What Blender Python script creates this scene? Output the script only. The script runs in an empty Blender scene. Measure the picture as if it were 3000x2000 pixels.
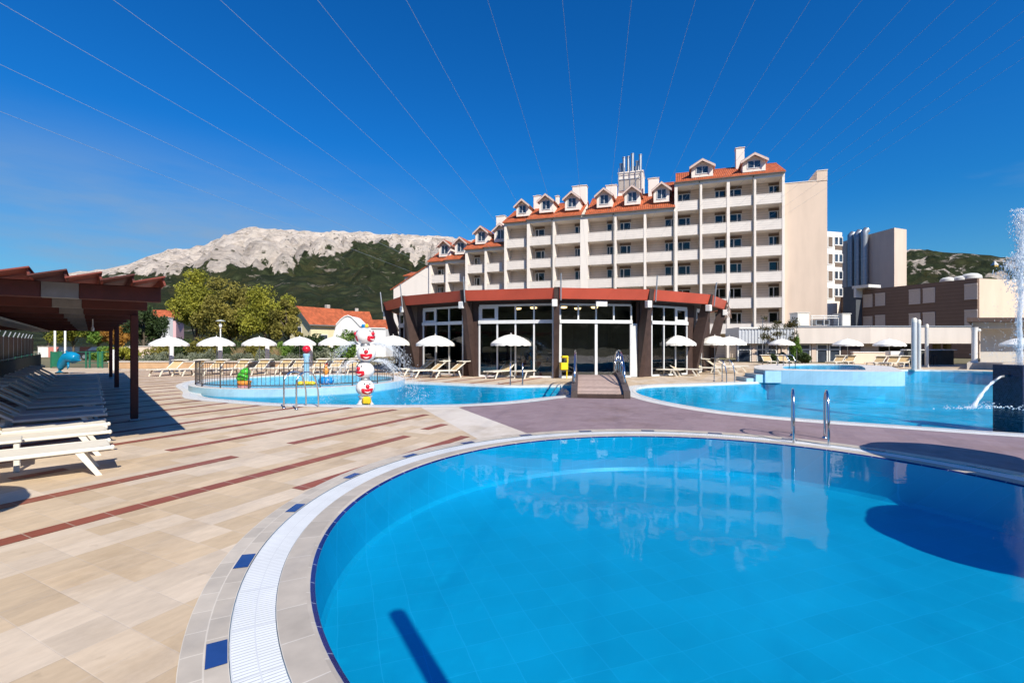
import bpy, bmesh, math, random
from math import sin, cos, tan, pi, radians, sqrt, atan2, hypot
from mathutils import Vector, Matrix, noise as mnoise
from mathutils.geometry import delaunay_2d_cdt

random.seed(11)
SC = bpy.context.scene
COL = SC.collection
F, HZ, CH = 1417.0, 1005.0, 1.7          # focal length in photo pixels, horizon row, eye height

def G(x, y, z=0.0):                       # survey helper: where the ground (height z) lies
    d = (CH - z) * F / (y - HZ)
    return ((x - 1500) / F * d, d)
def Zat(y, d): return CH + (HZ - y) * d / F
def Xat(x, d): return (x - 1500) / F * d

# ------------------------------------------------------------------ materials
MATS = {}
class NT:
    def __init__(s, name):
        s.m = bpy.data.materials.new(name); s.m.use_nodes = True
        s.t = s.m.node_tree; s.n = s.t.nodes; s.l = s.t.links
        s.p = s.n['Principled BSDF']; s.out = s.n['Material Output']
        MATS[name] = s.m
    def node(s, typ, **kw):
        n = s.n.new(typ)
        for k, v in kw.items():
            if k.startswith('i_'):
                n.inputs[k[2:].replace('_', ' ')].default_value = v
            else: setattr(n, k, v)
        return n
    def link(s, a, b): s.l.new(a, b)
    def pos(s): return s.node('ShaderNodeNewGeometry').outputs['Position']
    def obj(s): return s.node('ShaderNodeTexCoord').outputs['Object']
    def uv(s): return s.node('ShaderNodeTexCoord').outputs['UV']
    def noise(s, vec, scale, detail=4, rough=.55):
        n = s.node('ShaderNodeTexNoise'); n.inputs['Scale'].default_value = scale
        n.inputs['Detail'].default_value = detail; n.inputs['Roughness'].default_value = rough
        if vec is not None: s.link(vec, n.inputs['Vector'])
        return n.outputs['Fac']
    def ramp(s, fac, stops):
        r = s.node('ShaderNodeValToRGB'); e = r.color_ramp.elements
        while len(e) < len(stops): e.new(.5)
        for i, (p, c) in enumerate(stops):
            e[i].position = p; e[i].color = (c[0], c[1], c[2], 1) if not isinstance(c, (int, float)) else (c, c, c, 1)
        s.link(fac, r.inputs['Fac']); return r.outputs['Color']
    def mix(s, fac, a, b, mode='MIX'):
        m = s.node('ShaderNodeMix', data_type='RGBA', blend_type=mode)
        for sock, v in ((m.inputs[0], fac), (m.inputs[6], a), (m.inputs[7], b)):
            if hasattr(v, 'links'): s.link(v, sock)
            elif isinstance(v, (int, float)): sock.default_value = v if sock.type == 'VALUE' else (v, v, v, 1)
            else: sock.default_value = (v[0], v[1], v[2], 1)
        return m.outputs[2]
    def math(s, op, a, b=0.0):
        m = s.node('ShaderNodeMath', operation=op)
        for i, v in enumerate((a, b)):
            if hasattr(v, 'links'): s.link(v, m.inputs[i])
            else: m.inputs[i].default_value = v
        return m.outputs[0]
    def bump(s, h, strength=.3, dist=.02):
        b = s.node('ShaderNodeBump'); b.inputs['Strength'].default_value = strength; b.inputs['Distance'].default_value = dist
        s.link(h, b.inputs['Height']); s.link(b.outputs['Normal'], s.p.inputs['Normal']); return b
    def base(s, c):
        if hasattr(c, 'links'): s.link(c, s.p.inputs['Base Color'])
        else: s.p.inputs['Base Color'].default_value = (c[0], c[1], c[2], 1)
    def set(s, rough=.6, metal=0, spec=.5):
        s.p.inputs['Roughness'].default_value = rough; s.p.inputs['Metallic'].default_value = metal
        s.p.inputs['Specular IOR Level'].default_value = spec

def M(name, col, rough=.6, var=.12, scale=2.0, metal=0, bump=0, bscale=30, spec=.4, sub=0):
    """plain surface with uneven tone: two noises of different size"""
    if name in MATS: return MATS[name]
    t = NT(name); t.set(rough, metal, spec)
    o = t.obj()
    n = t.noise(o, scale, 6, .6)
    lo = [max(0, c * (1 - var)) for c in col]; hi = [min(1, c * (1 + var)) for c in col]
    t.base(t.ramp(n, [(.3, lo), (.7, hi)]))
    if bump: t.bump(t.noise(o, bscale, 3), bump, .01)
    return t.m

def plaster(name, col, grime=.10):
    t = NT(name); t.set(.85, 0, .2)
    p = t.pos()
    mp = t.node('ShaderNodeMapping'); mp.inputs['Scale'].default_value = (1.2, 1.2, .18); t.link(p, mp.inputs['Vector'])
    streak = t.noise(mp.outputs[0], 1.0, 5)
    spot = t.noise(p, .5, 5)
    c = t.ramp(spot, [(.3, [x * (1 - grime) for x in col]), (.7, col)])
    c2 = t.ramp(streak, [(.35, 1 - grime * 1.6), (.6, 1)])
    t.base(t.mix(1.0, c, c2, 'MULTIPLY'))
    t.bump(t.noise(p, 18, 3), .12, .01)
    return t.m

def siding(name, col, period=.22):
    """painted boards running level: narrow dark joints"""
    t = NT(name); t.set(.7, 0, .3)
    p = t.pos(); s = t.node('ShaderNodeSeparateXYZ'); t.link(p, s.inputs[0])
    z = t.math('FRACT', t.math('DIVIDE', s.outputs[2], period))
    line = t.math('GREATER_THAN', z, .12)
    n = t.noise(p, 1.3, 5)
    c = t.ramp(n, [(.3, [x * .9 for x in col]), (.7, col)])
    t.base(t.mix(line, [x * .62 for x in col], c))
    t.bump(line, .35, .012)
    return t.m

def tiles_polar(name, col, w, h, mortar=.006, rough=.45, groutcol=None, var=.12):
    t = NT(name); t.set(rough, 0, .4)
    b = t.node('ShaderNodeTexBrick'); b.offset = .5
    t.link(t.uv(), b.inputs['Vector'])
    b.inputs['Scale'].default_value = 1; b.inputs['Brick Width'].default_value = w; b.inputs['Row Height'].default_value = h
    b.inputs['Mortar Size'].default_value = mortar; b.inputs['Mortar Smooth'].default_value = .2
    b.inputs['Color1'].default_value = (*[c * (1 - var) for c in col], 1); b.inputs['Color2'].default_value = (*[min(1, c * (1 + var)) for c in col], 1)
    g = groutcol or [min(1, c * 1.25) for c in col]
    b.inputs['Mortar'].default_value = (*g, 1)
    n = t.noise(t.pos(), 6, 5)
    t.base(t.mix(1.0, b.outputs['Color'], t.ramp(n, [(.3, .88), (.7, 1.05)]), 'MULTIPLY'))
    t.bump(b.outputs['Fac'], .25, -.004)
    return t.m

def deck_mat(name, c1, c2, cm, bw, rh, mortar, patch, rough=.7, off=0.0, contrast=1.0, amount=.5, blend=.55):
    """square-cut tiles aligned with the stripes; each tile its own tone, runs of paler replacements, stains"""
    t = NT(name); t.set(rough, 0, .35)
    p = t.pos()
    d1 = t.node('ShaderNodeVectorMath', operation='DOT_PRODUCT'); t.link(p, d1.inputs[0]); d1.inputs[1].default_value = (.458, .889, 0)
    d2 = t.node('ShaderNodeVectorMath', operation='DOT_PRODUCT'); t.link(p, d2.inputs[0]); d2.inputs[1].default_value = (.889, -.458, 0)
    cb = t.node('ShaderNodeCombineXYZ'); t.link(d1.outputs['Value'], cb.inputs[0]); t.link(d2.outputs['Value'], cb.inputs[1])
    v = cb.outputs[0]
    b = t.node('ShaderNodeTexBrick'); b.offset = off; t.link(v, b.inputs['Vector'])
    b.inputs['Scale'].default_value = 1; b.inputs['Brick Width'].default_value = bw; b.inputs['Row Height'].default_value = rh
    b.inputs['Mortar Size'].default_value = mortar; b.inputs['Mortar Smooth'].default_value = .35
    b.inputs['Color1'].default_value = (*c1, 1); b.inputs['Color2'].default_value = (*c2, 1); b.inputs['Mortar'].default_value = (*cm, 1)
    sc = t.node('ShaderNodeVectorMath', operation='MULTIPLY'); t.link(v, sc.inputs[0]); sc.inputs[1].default_value = (1 / bw, 1 / rh, 1)
    fl = t.node('ShaderNodeVectorMath', operation='FLOOR'); t.link(sc.outputs[0], fl.inputs[0])
    mp = t.node('ShaderNodeMapping'); mp.inputs['Scale'].default_value = (.11, .42, 1); mp.inputs['Location'].default_value = (3.3, 1.7, 0); t.link(fl.outputs[0], mp.inputs['Vector'])
    wn = t.node('ShaderNodeTexWhiteNoise', noise_dimensions='2D'); t.link(fl.outputs[0], wn.inputs['Vector'])
    sel = t.math('ADD', t.noise(mp.outputs[0], 1.0, 2, .5), t.math('MULTIPLY', wn.outputs['Value'], .10))
    big = t.ramp(sel, [(amount, 0.0), (amount + .03, 1.0)])
    c = t.mix(big, b.outputs['Color'], t.mix(blend, b.outputs['Color'], patch))
    c = t.mix(1.0, c, t.ramp(wn.outputs['Value'], [(0, 1 - .09 * contrast), (1, 1 + .06 * contrast)]), 'MULTIPLY')
    mp2 = t.node('ShaderNodeMapping'); mp2.inputs['Scale'].default_value = (4, 11, 1); t.link(v, mp2.inputs['Vector'])
    vein = t.ramp(t.noise(mp2.outputs[0], 1.2, 6, .65), [(.3, 1 - .12 * contrast), (.7, 1 + .06 * contrast)])
    c = t.mix(1.0, c, vein, 'MULTIPLY')
    st = t.noise(p, .6, 7, .65)
    c = t.mix(1.0, c, t.ramp(st, [(.32, (.80, .76, .70)), (.46, (.97, .96, .95)), (.6, (1.02, 1.02, 1.02))]), 'MULTIPLY')
    blot = t.ramp(t.noise(p, 5.5, 5, .6), [(.64, 0), (.74, .35)])
    c = t.mix(blot, c, [x * .55 for x in c1])
    t.base(c)
    r = t.ramp(t.noise(p, 3, 4), [(.3, rough - .14), (.7, rough + .1)]); t.link(r, t.p.inputs['Roughness'])
    hh = t.math('ADD', t.math('MULTIPLY', b.outputs['Fac'], -1.0), t.math('MULTIPLY', t.noise(v, 14, 4), .5))
    t.bump(hh, .35, .004)
    return t.m

def roof_mat(name, col):
    t = NT(name); t.set(.75, 0, .3)
    u = t.uv(); s = t.node('ShaderNodeSeparateXYZ'); t.link(u, s.inputs[0])
    a = t.math('SINE', t.math('MULTIPLY', s.outputs[0], 2 * pi / .23))
    rows = t.math('FRACT', t.math('DIVIDE', s.outputs[1], .36))
    n = t.noise(t.pos(), 1.4, 6, .65)
    n2 = t.node('ShaderNodeTexWhiteNoise', noise_dimensions='2D')
    fl = t.node('ShaderNodeVectorMath', operation='FLOOR')
    sc = t.node('ShaderNodeVectorMath', operation='MULTIPLY'); t.link(u, sc.inputs[0]); sc.inputs[1].default_value = (1 / .23, 1 / .36, 1)
    t.link(sc.outputs[0], fl.inputs[0]); t.link(fl.outputs[0], n2.inputs['Vector'])
    c = t.ramp(n, [(.3, [x * .72 for x in col]), (.7, [min(1, x * 1.15) for x in col])])
    c = t.mix(1.0, c, t.ramp(n2.outputs['Value'], [(0, .72), (1, 1.12)]), 'MULTIPLY')
    t.base(c)
    t.bump(t.math('ADD', t.math('MULTIPLY', a, .5), rows), .8, .05)
    return t.m

def leaf_mat(name, cols, rough=.6):
    """leaves: tone varies by clump (world noise) and leaf by leaf"""
    t = NT(name); t.set(rough, 0, .25)
    n = t.noise(t.pos(), .55, 5, .7)
    n2 = t.noise(t.pos(), 7, 2)
    f = t.math('ADD', t.math('MULTIPLY', n, .65), t.math('MULTIPLY', n2, .35))
    st = [(.34 + .32 * i / (len(cols) - 1), c) for i, c in enumerate(cols)]
    col = t.ramp(f, st)
    t.base(col)
    tr = t.node('ShaderNodeBsdfTranslucent'); t.link(col, tr.inputs['Color'])
    mx = t.node('ShaderNodeMixShader'); mx.inputs[0].default_value = .3
    t.link(t.p.outputs[0], mx.inputs[1]); t.link(tr.outputs[0], mx.inputs[2]); t.link(mx.outputs[0], t.out.inputs['Surface'])
    return t.m

def water_mat(name, tint, bumps, ior=1.33, refl=.5):
    """clear water: transparent body, Fresnel mirror on top, ripples as bump"""
    t = NT(name)
    p = t.pos(); h = None
    for sc, am, st in bumps:
        mp = t.node('ShaderNodeMapping'); mp.inputs['Scale'].default_value = st; t.link(p, mp.inputs['Vector'])
        n = t.math('MULTIPLY', t.noise(mp.outputs[0], sc, 3, .5), am)
        h = n if h is None else t.math('ADD', h, n)
    b = t.node('ShaderNodeBump'); b.inputs['Strength'].default_value = 1; b.inputs['Distance'].default_value = 1
    t.link(h, b.inputs['Height'])
    tr = t.node('ShaderNodeBsdfTransparent'); tr.inputs['Color'].default_value = (*tint, 1)
    gl = t.node('ShaderNodeBsdfGlossy'); gl.inputs['Roughness'].default_value = .015; gl.inputs['Color'].default_value = (1, 1, 1, 1)
    fr = t.node('ShaderNodeFresnel'); fr.inputs['IOR'].default_value = ior
    t.link(b.outputs['Normal'], gl.inputs['Normal']); t.link(b.outputs['Normal'], fr.inputs['Normal'])
    mx = t.node('ShaderNodeMixShader'); t.link(t.math('MULTIPLY', fr.outputs[0], refl), mx.inputs[0]); t.link(tr.outputs[0], mx.inputs[1]); t.link(gl.outputs[0], mx.inputs[2])
    t.link(mx.outputs[0], t.out.inputs['Surface'])
    return t.m

def glass_mat(name, tint, ior=1.45):
    t = NT(name)
    tr = t.node('ShaderNodeBsdfTransparent'); tr.inputs['Color'].default_value = (*tint, 1)
    gl = t.node('ShaderNodeBsdfGlossy'); gl.inputs['Roughness'].default_value = .01
    b = t.node('ShaderNodeBump'); b.inputs['Strength'].default_value = .02; b.inputs['Distance'].default_value = .2
    t.link(t.noise(t.pos(), .9, 2), b.inputs['Height']); t.link(b.outputs['Normal'], gl.inputs['Normal'])
    fr = t.node('ShaderNodeFresnel'); fr.inputs['IOR'].default_value = ior
    mx = t.node('ShaderNodeMixShader'); t.link(fr.outputs[0], mx.inputs[0]); t.link(tr.outputs[0], mx.inputs[1]); t.link(gl.outputs[0], mx.inputs[2])
    t.link(mx.outputs[0], t.out.inputs['Surface'])
    return t.m

def spray_mat(name, op=.55):
    t = NT(name); t.set(.12, 0, .8); t.base((.86, .92, .97))
    tr = t.node('ShaderNodeBsdfTransparent')
    mx = t.node('ShaderNodeMixShader'); mx.inputs[0].default_value = op
    t.link(tr.outputs[0], mx.inputs[1]); t.link(t.p.outputs[0], mx.inputs[2]); t.link(mx.outputs[0], t.out.inputs['Surface'])
    return t.m

def pool_tile_mat(name, col, grid=.3, var=.12, joint=.10, wob=0.0):
    t = NT(name); t.set(.35, 0, .3)
    p = t.pos(); vec = p
    if wob:                                    # joints wobbled in the pattern to imitate refraction through the water
        nz = t.node('ShaderNodeTexNoise'); nz.inputs['Scale'].default_value = 1.7; nz.inputs['Detail'].default_value = 2; t.link(p, nz.inputs['Vector'])
        sub = t.node('ShaderNodeVectorMath', operation='SUBTRACT'); t.link(nz.outputs['Color'], sub.inputs[0]); sub.inputs[1].default_value = (.5, .5, .5)
        scl = t.node('ShaderNodeVectorMath', operation='SCALE'); t.link(sub.outputs[0], scl.inputs[0]); scl.inputs['Scale'].default_value = wob
        ad = t.node('ShaderNodeVectorMath', operation='ADD'); t.link(p, ad.inputs[0]); t.link(scl.outputs[0], ad.inputs[1]); vec = ad.outputs[0]
    b = t.node('ShaderNodeTexBrick'); b.offset = 0
    d1 = t.node('ShaderNodeVectorMath', operation='DOT_PRODUCT'); t.link(vec, d1.inputs[0]); d1.inputs[1].default_value = (.94, .34, .0)
    d2 = t.node('ShaderNodeVectorMath', operation='DOT_PRODUCT'); t.link(vec, d2.inputs[0]); d2.inputs[1].default_value = (-.34, .94, .9)
    cb = t.node('ShaderNodeCombineXYZ'); t.link(d1.outputs['Value'], cb.inputs[0]); t.link(d2.outputs['Value'], cb.inputs[1])
    t.link(cb.outputs[0], b.inputs['Vector'])
    b.inputs['Scale'].default_value = 1; b.inputs['Brick Width'].default_value = grid; b.inputs['Row Height'].default_value = grid
    b.inputs['Mortar Size'].default_value = .004; b.inputs['Mortar Smooth'].default_value = .6
    b.inputs['Color1'].default_value = (*[c * (1 - var * .3) for c in col], 1); b.inputs['Color2'].default_value = (*[min(1, c * (1 + var * .3)) for c in col], 1)
    b.inputs['Mortar'].default_value = (*[min(1, c * (1 + joint) + joint * .2) for c in col], 1)
    n = t.ramp(t.noise(p, .5, 4), [(.3, 1 - var), (.7, 1 + var)])
    c = t.mix(1.0, b.outputs['Color'], n, 'MULTIPLY')
    t.base(c)
    return t.m

# ------------------------------------------------------------------ mesh builder
class MB:
    def __init__(s): s.v = []; s.f = []; s.mi = []; s.uv = []; s.hasuv = False; s.cur = 0
    def add(s, verts, faces, uvs=None):
        o = len(s.v); s.v += [tuple(v) for v in verts]
        for i, f in enumerate(faces):
            s.f.append([o + k for k in f]); s.mi.append(s.cur)
            if uvs: s.uv.append(uvs[i]); s.hasuv = True
            else: s.uv.append(None)
        return s
    def m(s, i): s.cur = i; return s
    def box(s, x0, x1, y0, y1, z0, z1, M4=None):
        v = [Vector(p) for p in ((x0, y0, z0), (x1, y0, z0), (x1, y1, z0), (x0, y1, z0), (x0, y0, z1), (x1, y0, z1), (x1, y1, z1), (x0, y1, z1))]
        if M4: v = [M4 @ p for p in v]
        return s.add(v, [(3, 2, 1, 0), (4, 5, 6, 7), (0, 1, 5, 4), (1, 2, 6, 5), (2, 3, 7, 6), (3, 0, 4, 7)])
    def bbox(s, x0, x1, y0, y1, z0, z1, b=.01, M4=None):
        """box with chamfered edges"""
        b = min(b, (x1 - x0) * .45, (y1 - y0) * .45, (z1 - z0) * .45)
        bm = bmesh.new(); bmesh.ops.create_cube(bm, size=1)
        for v in bm.verts: v.co = Vector(((x0 + x1) / 2 + v.co.x * (x1 - x0), (y0 + y1) / 2 + v.co.y * (y1 - y0), (z0 + z1) / 2 + v.co.z * (z1 - z0)))
        bmesh.ops.bevel(bm, geom=list(bm.edges), offset=b, segments=1, affect='EDGES', profile=.5)
        bm.verts.index_update()
        vs = [M4 @ v.co if M4 else v.co.copy() for v in bm.verts]
        s.add(vs, [[v.index for v in f.verts] for f in bm.faces]); bm.free(); return s
    def prism(s, poly, z0, z1, M4=None):
        n = len(poly); v = [Vector((p[0], p[1], z0)) for p in poly] + [Vector((p[0], p[1], z1)) for p in poly]
        if M4: v = [M4 @ p for p in v]
        f = [list(range(n))[::-1], list(range(n, 2 * n))] + [(i, (i + 1) % n, n + (i + 1) % n, n + i) for i in range(n)]
        return s.add(v, f)
    def tube(s, pts, r, n=8, cap=True):
        pts = [Vector(p) for p in pts]; rr = r if isinstance(r, (list, tuple)) else [r] * len(pts)
        v = []; prev = None
        for i, p in enumerate(pts):
            a = pts[max(0, i - 1)]; b = pts[min(len(pts) - 1, i + 1)]
            t = (b - a)
            if t.length < 1e-9: t = Vector((0, 0, 1))
            t.normalize()
            if prev is None:
                u = t.orthogonal().normalized()
            else:
                u = prev - t * prev.dot(t)
                u = u.normalized() if u.length > 1e-6 else t.orthogonal().normalized()
            prev = u; w = t.cross(u)
            for k in range(n):
                a_ = 2 * pi * k / n; v.append(p + (u * cos(a_) + w * sin(a_)) * rr[i])
        f = []
        for i in range(len(pts) - 1):
            for k in range(n):
                f.append((i * n + k, i * n + (k + 1) % n, (i + 1) * n + (k + 1) % n, (i + 1) * n + k))
        if cap: f += [list(range(n))[::-1], [(len(pts) - 1) * n + k for k in range(n)]]
        return s.add(v, f)
    def lathe(s, prof, n=24, c=(0, 0, 0), M4=None):
        v = []; f = []
        for (r, z) in prof:
            for k in range(n):
                a = 2 * pi * k / n; p = Vector((c[0] + r * cos(a), c[1] + r * sin(a), c[2] + z)); v.append(M4 @ p if M4 else p)
        for i in range(len(prof) - 1):
            for k in range(n): f.append((i * n + k, i * n + (k + 1) % n, (i + 1) * n + (k + 1) % n, (i + 1) * n + k))
        f += [list(range(n))[::-1], [(len(prof) - 1) * n + k for k in range(n)]]
        return s.add(v, f)
    def ball(s, c, r, n=12, m=8, sc=(1, 1, 1), M4=None):
        v = []; f = []
        for i in range(m + 1):
            th = pi * i / m
            for k in range(n):
                a = 2 * pi * k / n
                p = Vector((sc[0] * r * sin(th) * cos(a), sc[1] * r * sin(th) * sin(a), sc[2] * r * cos(th)))
                if M4: p = M4 @ p
                v.append(Vector(c) + p)
        for i in range(m):
            for k in range(n): f.append((i * n + k, (i + 1) * n + k, (i + 1) * n + (k + 1) % n, i * n + (k + 1) % n))
        return s.add(v, f)
    def build(s, name, mats, parent=None, smooth=False, loc=None):
        me = bpy.data.meshes.new(name); me.from_pydata([tuple(v) for v in s.v], [], s.f)
        mats = mats if isinstance(mats, (list, tuple)) else [mats]
        for m_ in mats: me.materials.append(m_)
        me.polygons.foreach_set('material_index', s.mi)
        if smooth: me.polygons.foreach_set('use_smooth', [True] * len(s.f))
        if s.hasuv:
            ul = me.uv_layers.new(name='UVMap'); k = 0
            for i, f in enumerate(s.f):
                for j in range(len(f)):
                    ul.data[k].uv = s.uv[i][j] if s.uv[i] else (0, 0); k += 1
        me.update(); me.validate()
        o = bpy.data.objects.new(name, me); COL.objects.link(o)
        if parent: o.parent = parent
        if loc: o.location = loc
        return o

def smooth_by_angle(o, ang=40):
    me = o.data
    bm = bmesh.new(); bm.from_mesh(me)
    bmesh.ops.recalc_face_normals(bm, faces=bm.faces)
    for f in bm.faces: f.smooth = True
    for e in bm.edges:
        e.smooth = e.is_manifold and e.calc_face_angle(0) < radians(ang)
    bm.to_mesh(me); bm.free(); return o

def thing(name, label, cat, loc=(0, 0, 0), rz=0, group=None):
    o = bpy.data.objects.new(name, None); COL.objects.link(o); o.empty_display_size = .2
    o.location = loc; o.rotation_euler = (0, 0, rz); return tag(o, label, cat, group)
def tag(o, label=None, cat=None, group=None, kind=None):
    if label: o['label'] = label
    if cat: o['category'] = cat
    if group: o['group'] = group
    if kind: o['kind'] = kind
    return o
KIDS = {}
def dup(root, loc, rz, label, sc=None):
    def rec(o, par):
        c = o.copy(); COL.objects.link(c)
        if par is not None: c.parent = par
        for ch in o.children: rec(ch, c)
        return c
    r = rec(root, None); r.location = loc; r.rotation_euler = (0, 0, rz); r['label'] = label
    if sc: r.scale = (sc, sc, sc)
    return r
def spline(pts, n=8, closed=True):
    out = []; N = len(pts)
    for i in range(N if closed else N - 1):
        p0, p1, p2, p3 = [Vector(pts[j % N] if closed else pts[min(max(j, 0), N - 1)]) for j in (i - 1, i, i + 1, i + 2)]
        for k in range(n):
            t = k / n
            out.append(tuple(.5 * ((2 * p1) + (p2 - p0) * t + (2 * p0 - 5 * p1 + 4 * p2 - p3) * t * t + (3 * p1 - p0 - 3 * p2 + p3) * t ** 3)))
    return out
def inside(p, poly):
    x, y = p; c = False; j = len(poly) - 1
    for i in range(len(poly)):
        xi, yi = poly[i][:2]; xj, yj = poly[j][:2]
        if (yi > y) != (yj > y) and x < (xj - xi) * (y - yi) / (yj - yi) + xi: c = not c
        j = i
    return c
def offset(poly, d):
    """move a counter-clockwise outline inwards by d"""
    n = len(poly); out = []
    for i in range(n):
        a = Vector(poly[i - 1][:2]); b = Vector(poly[(i + 1) % n][:2]); t = (b - a).normalized()
        out.append((poly[i][0] - t.y * d, poly[i][1] + t.x * d))
    return out
def ring(mb, outer, inner, z0, z1, v0, v1):
    """band between two outlines, uv in metres along / across"""
    n = len(outer); u = 0
    for i in range(n):
        j = (i + 1) % n
        L = hypot(outer[j][0] - outer[i][0], outer[j][1] - outer[i][1])
        mb.add([(*outer[i], z0), (*outer[j], z0), (*inner[j], z1), (*inner[i], z1)], [(0, 1, 2, 3)], [[(u, v0), (u + L, v0), (u + L, v1), (u, v1)]])
        u += L
def wall_ring(mb, poly, z0, z1, inward=True):
    n = len(poly); u = 0
    for i in range(n):
        j = (i + 1) % n
        L = hypot(poly[j][0] - poly[i][0], poly[j][1] - poly[i][1])
        mb.add([(*poly[i], z0), (*poly[j], z0), (*poly[j], z1), (*poly[i], z1)], [(3, 2, 1, 0) if inward else (0, 1, 2, 3)],
               [[(u, z1), (u + L, z1), (u + L, z0), (u, z0)] if inward else [(u, z0), (u + L, z0), (u + L, z1), (u, z1)]])
        u += L
def cdt(outlines):
    vs = []; es = []
    for o in outlines:
        k = len(vs); vs += [Vector(p[:2]) for p in o]; es += [(k + i, k + (i + 1) % len(o)) for i in range(len(o))]
    v, e, f, _, _, _ = delaunay_2d_cdt(vs, es, [], 0, 1e-5)
    return v, f
# ================================================================== light, sky, camera
SUN_AZ = radians(150.5); SUN_EL = radians(41)
sun_dir = Vector((sin(SUN_AZ) * cos(SUN_EL), cos(SUN_AZ) * cos(SUN_EL), sin(SUN_EL)))
w = bpy.data.worlds.new('World'); SC.world = w; w.use_nodes = True
nt = w.node_tree; bgn = nt.nodes['Background']
sky = nt.nodes.new('ShaderNodeTexSky'); sky.sky_type = 'NISHITA'; sky.sun_disc = False
sky.sun_elevation = SUN_EL; sky.sun_rotation = SUN_AZ
sky.altitude = 300; sky.air_density = 1.0; sky.dust_density = .15; sky.ozone_density = 3.0
hs = nt.nodes.new('ShaderNodeHueSaturation'); hs.inputs['Saturation'].default_value = 1.32; hs.inputs['Value'].default_value = 1.0
nt.links.new(sky.outputs[0], hs.inputs['Color'])
gm = nt.nodes.new('ShaderNodeMix'); gm.data_type = 'RGBA'; gm.blend_type = 'MULTIPLY'; gm.inputs[0].default_value = 1
gm.inputs[7].default_value = (.15, .66, .92, 1); nt.links.new(hs.outputs[0], gm.inputs[6])
# thin high cloud: stretched noise, strongest low in the west
tc = nt.nodes.new('ShaderNodeTexCoord')
mp = nt.nodes.new('ShaderNodeMapping'); mp.inputs['Scale'].default_value = (1.0, 1.0, 5.0); mp.inputs['Rotation'].default_value = (.12, .16, 0)
nt.links.new(tc.outputs['Generated'], mp.inputs['Vector'])
nz = nt.nodes.new('ShaderNodeTexNoise'); nz.inputs['Scale'].default_value = 2.3; nz.inputs['Detail'].default_value = 7; nz.inputs['Roughness'].default_value = .55
nt.links.new(mp.outputs[0], nz.inputs['Vector'])
def wm(op, a, b=0.0, c=None):
    m = nt.nodes.new('ShaderNodeMath'); m.operation = op; m.use_clamp = False
    for i, v in enumerate((a, b) if c is None else (a, b, c)):
        if hasattr(v, 'links'): nt.links.new(v, m.inputs[i])
        else: m.inputs[i].default_value = v
    return m.outputs[0]
def wr(v, a, b, c=0.0, d=1.0):
    m = nt.nodes.new('ShaderNodeMapRange'); m.interpolation_type = 'SMOOTHSTEP'; nt.links.new(v, m.inputs[0])
    for i, x in enumerate((a, b, c, d)): m.inputs[i + 1].default_value = x
    return m.outputs[0]
sx = nt.nodes.new('ShaderNodeSeparateXYZ'); nt.links.new(tc.outputs['Generated'], sx.inputs[0])
low = wr(sx.outputs[2], .37, .13)
west = wr(sx.outputs[0], .10, -.62)
veil = wm('MULTIPLY', wm('MULTIPLY', low, west), wm('ADD', wm('MULTIPLY', wr(nz.outputs[0], .36, .64), .62), .34))
wisp = wm('MULTIPLY', wm('MULTIPLY', wr(nz.outputs[0], .56, .74), low), .34)
hor = wm('MULTIPLY', wr(sx.outputs[2], .26, -.02), .36)
cl = wm('MAXIMUM', wm('MAXIMUM', veil, wisp), hor)
tm = nt.nodes.new('ShaderNodeMix'); tm.data_type = 'RGBA'; nt.links.new(wr(sx.outputs[2], .42, .0), tm.inputs[0])
tm.inputs[6].default_value = (.15, .66, .94, 1); tm.inputs[7].default_value = (.16, .55, .66, 1); nt.links.new(tm.outputs[2], gm.inputs[7])
cm = nt.nodes.new('ShaderNodeMix'); cm.data_type = 'RGBA'; nt.links.new(cl, cm.inputs[0]); nt.links.new(gm.outputs[2], cm.inputs[6]); cm.inputs[7].default_value = (1.75, 2.5, 3.55, 1)
nt.links.new(cm.outputs[2], bgn.inputs['Color']); bgn.inputs['Strength'].default_value = .12

sl = bpy.data.lights.new('sun', 'SUN'); sl.energy = 5.0; sl.angle = radians(.53); sl.color = (1.0, .93, .81)
so = bpy.data.objects.new('sun', sl); COL.objects.link(so); so.rotation_euler = sun_dir.to_track_quat('Z', 'Y').to_euler(); so.location = (30, -50, 60)

cam = bpy.data.cameras.new('camera'); co = bpy.data.objects.new('camera', cam); COL.objects.link(co); SC.camera = co
co.location = (0, 0, CH); co.rotation_euler = (pi / 2, 0, 0); cam.sensor_width = 36; cam.lens = F / 3000 * 36
cam.shift_y = 5 / 3000; cam.clip_start = .05; cam.clip_end = 12000
SC.view_settings.view_transform = 'Standard'; SC.view_settings.look = 'None'; SC.view_settings.gamma = 1; SC.view_settings.exposure = .38
SC.cycles.max_bounces = 10; SC.cycles.transparent_max_bounces = 24; SC.cycles.caustics_reflective = False; SC.cycles.caustics_refractive = False
SC.cycles.sample_clamp_indirect = 6; SC.cycles.use_denoising = True

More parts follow.
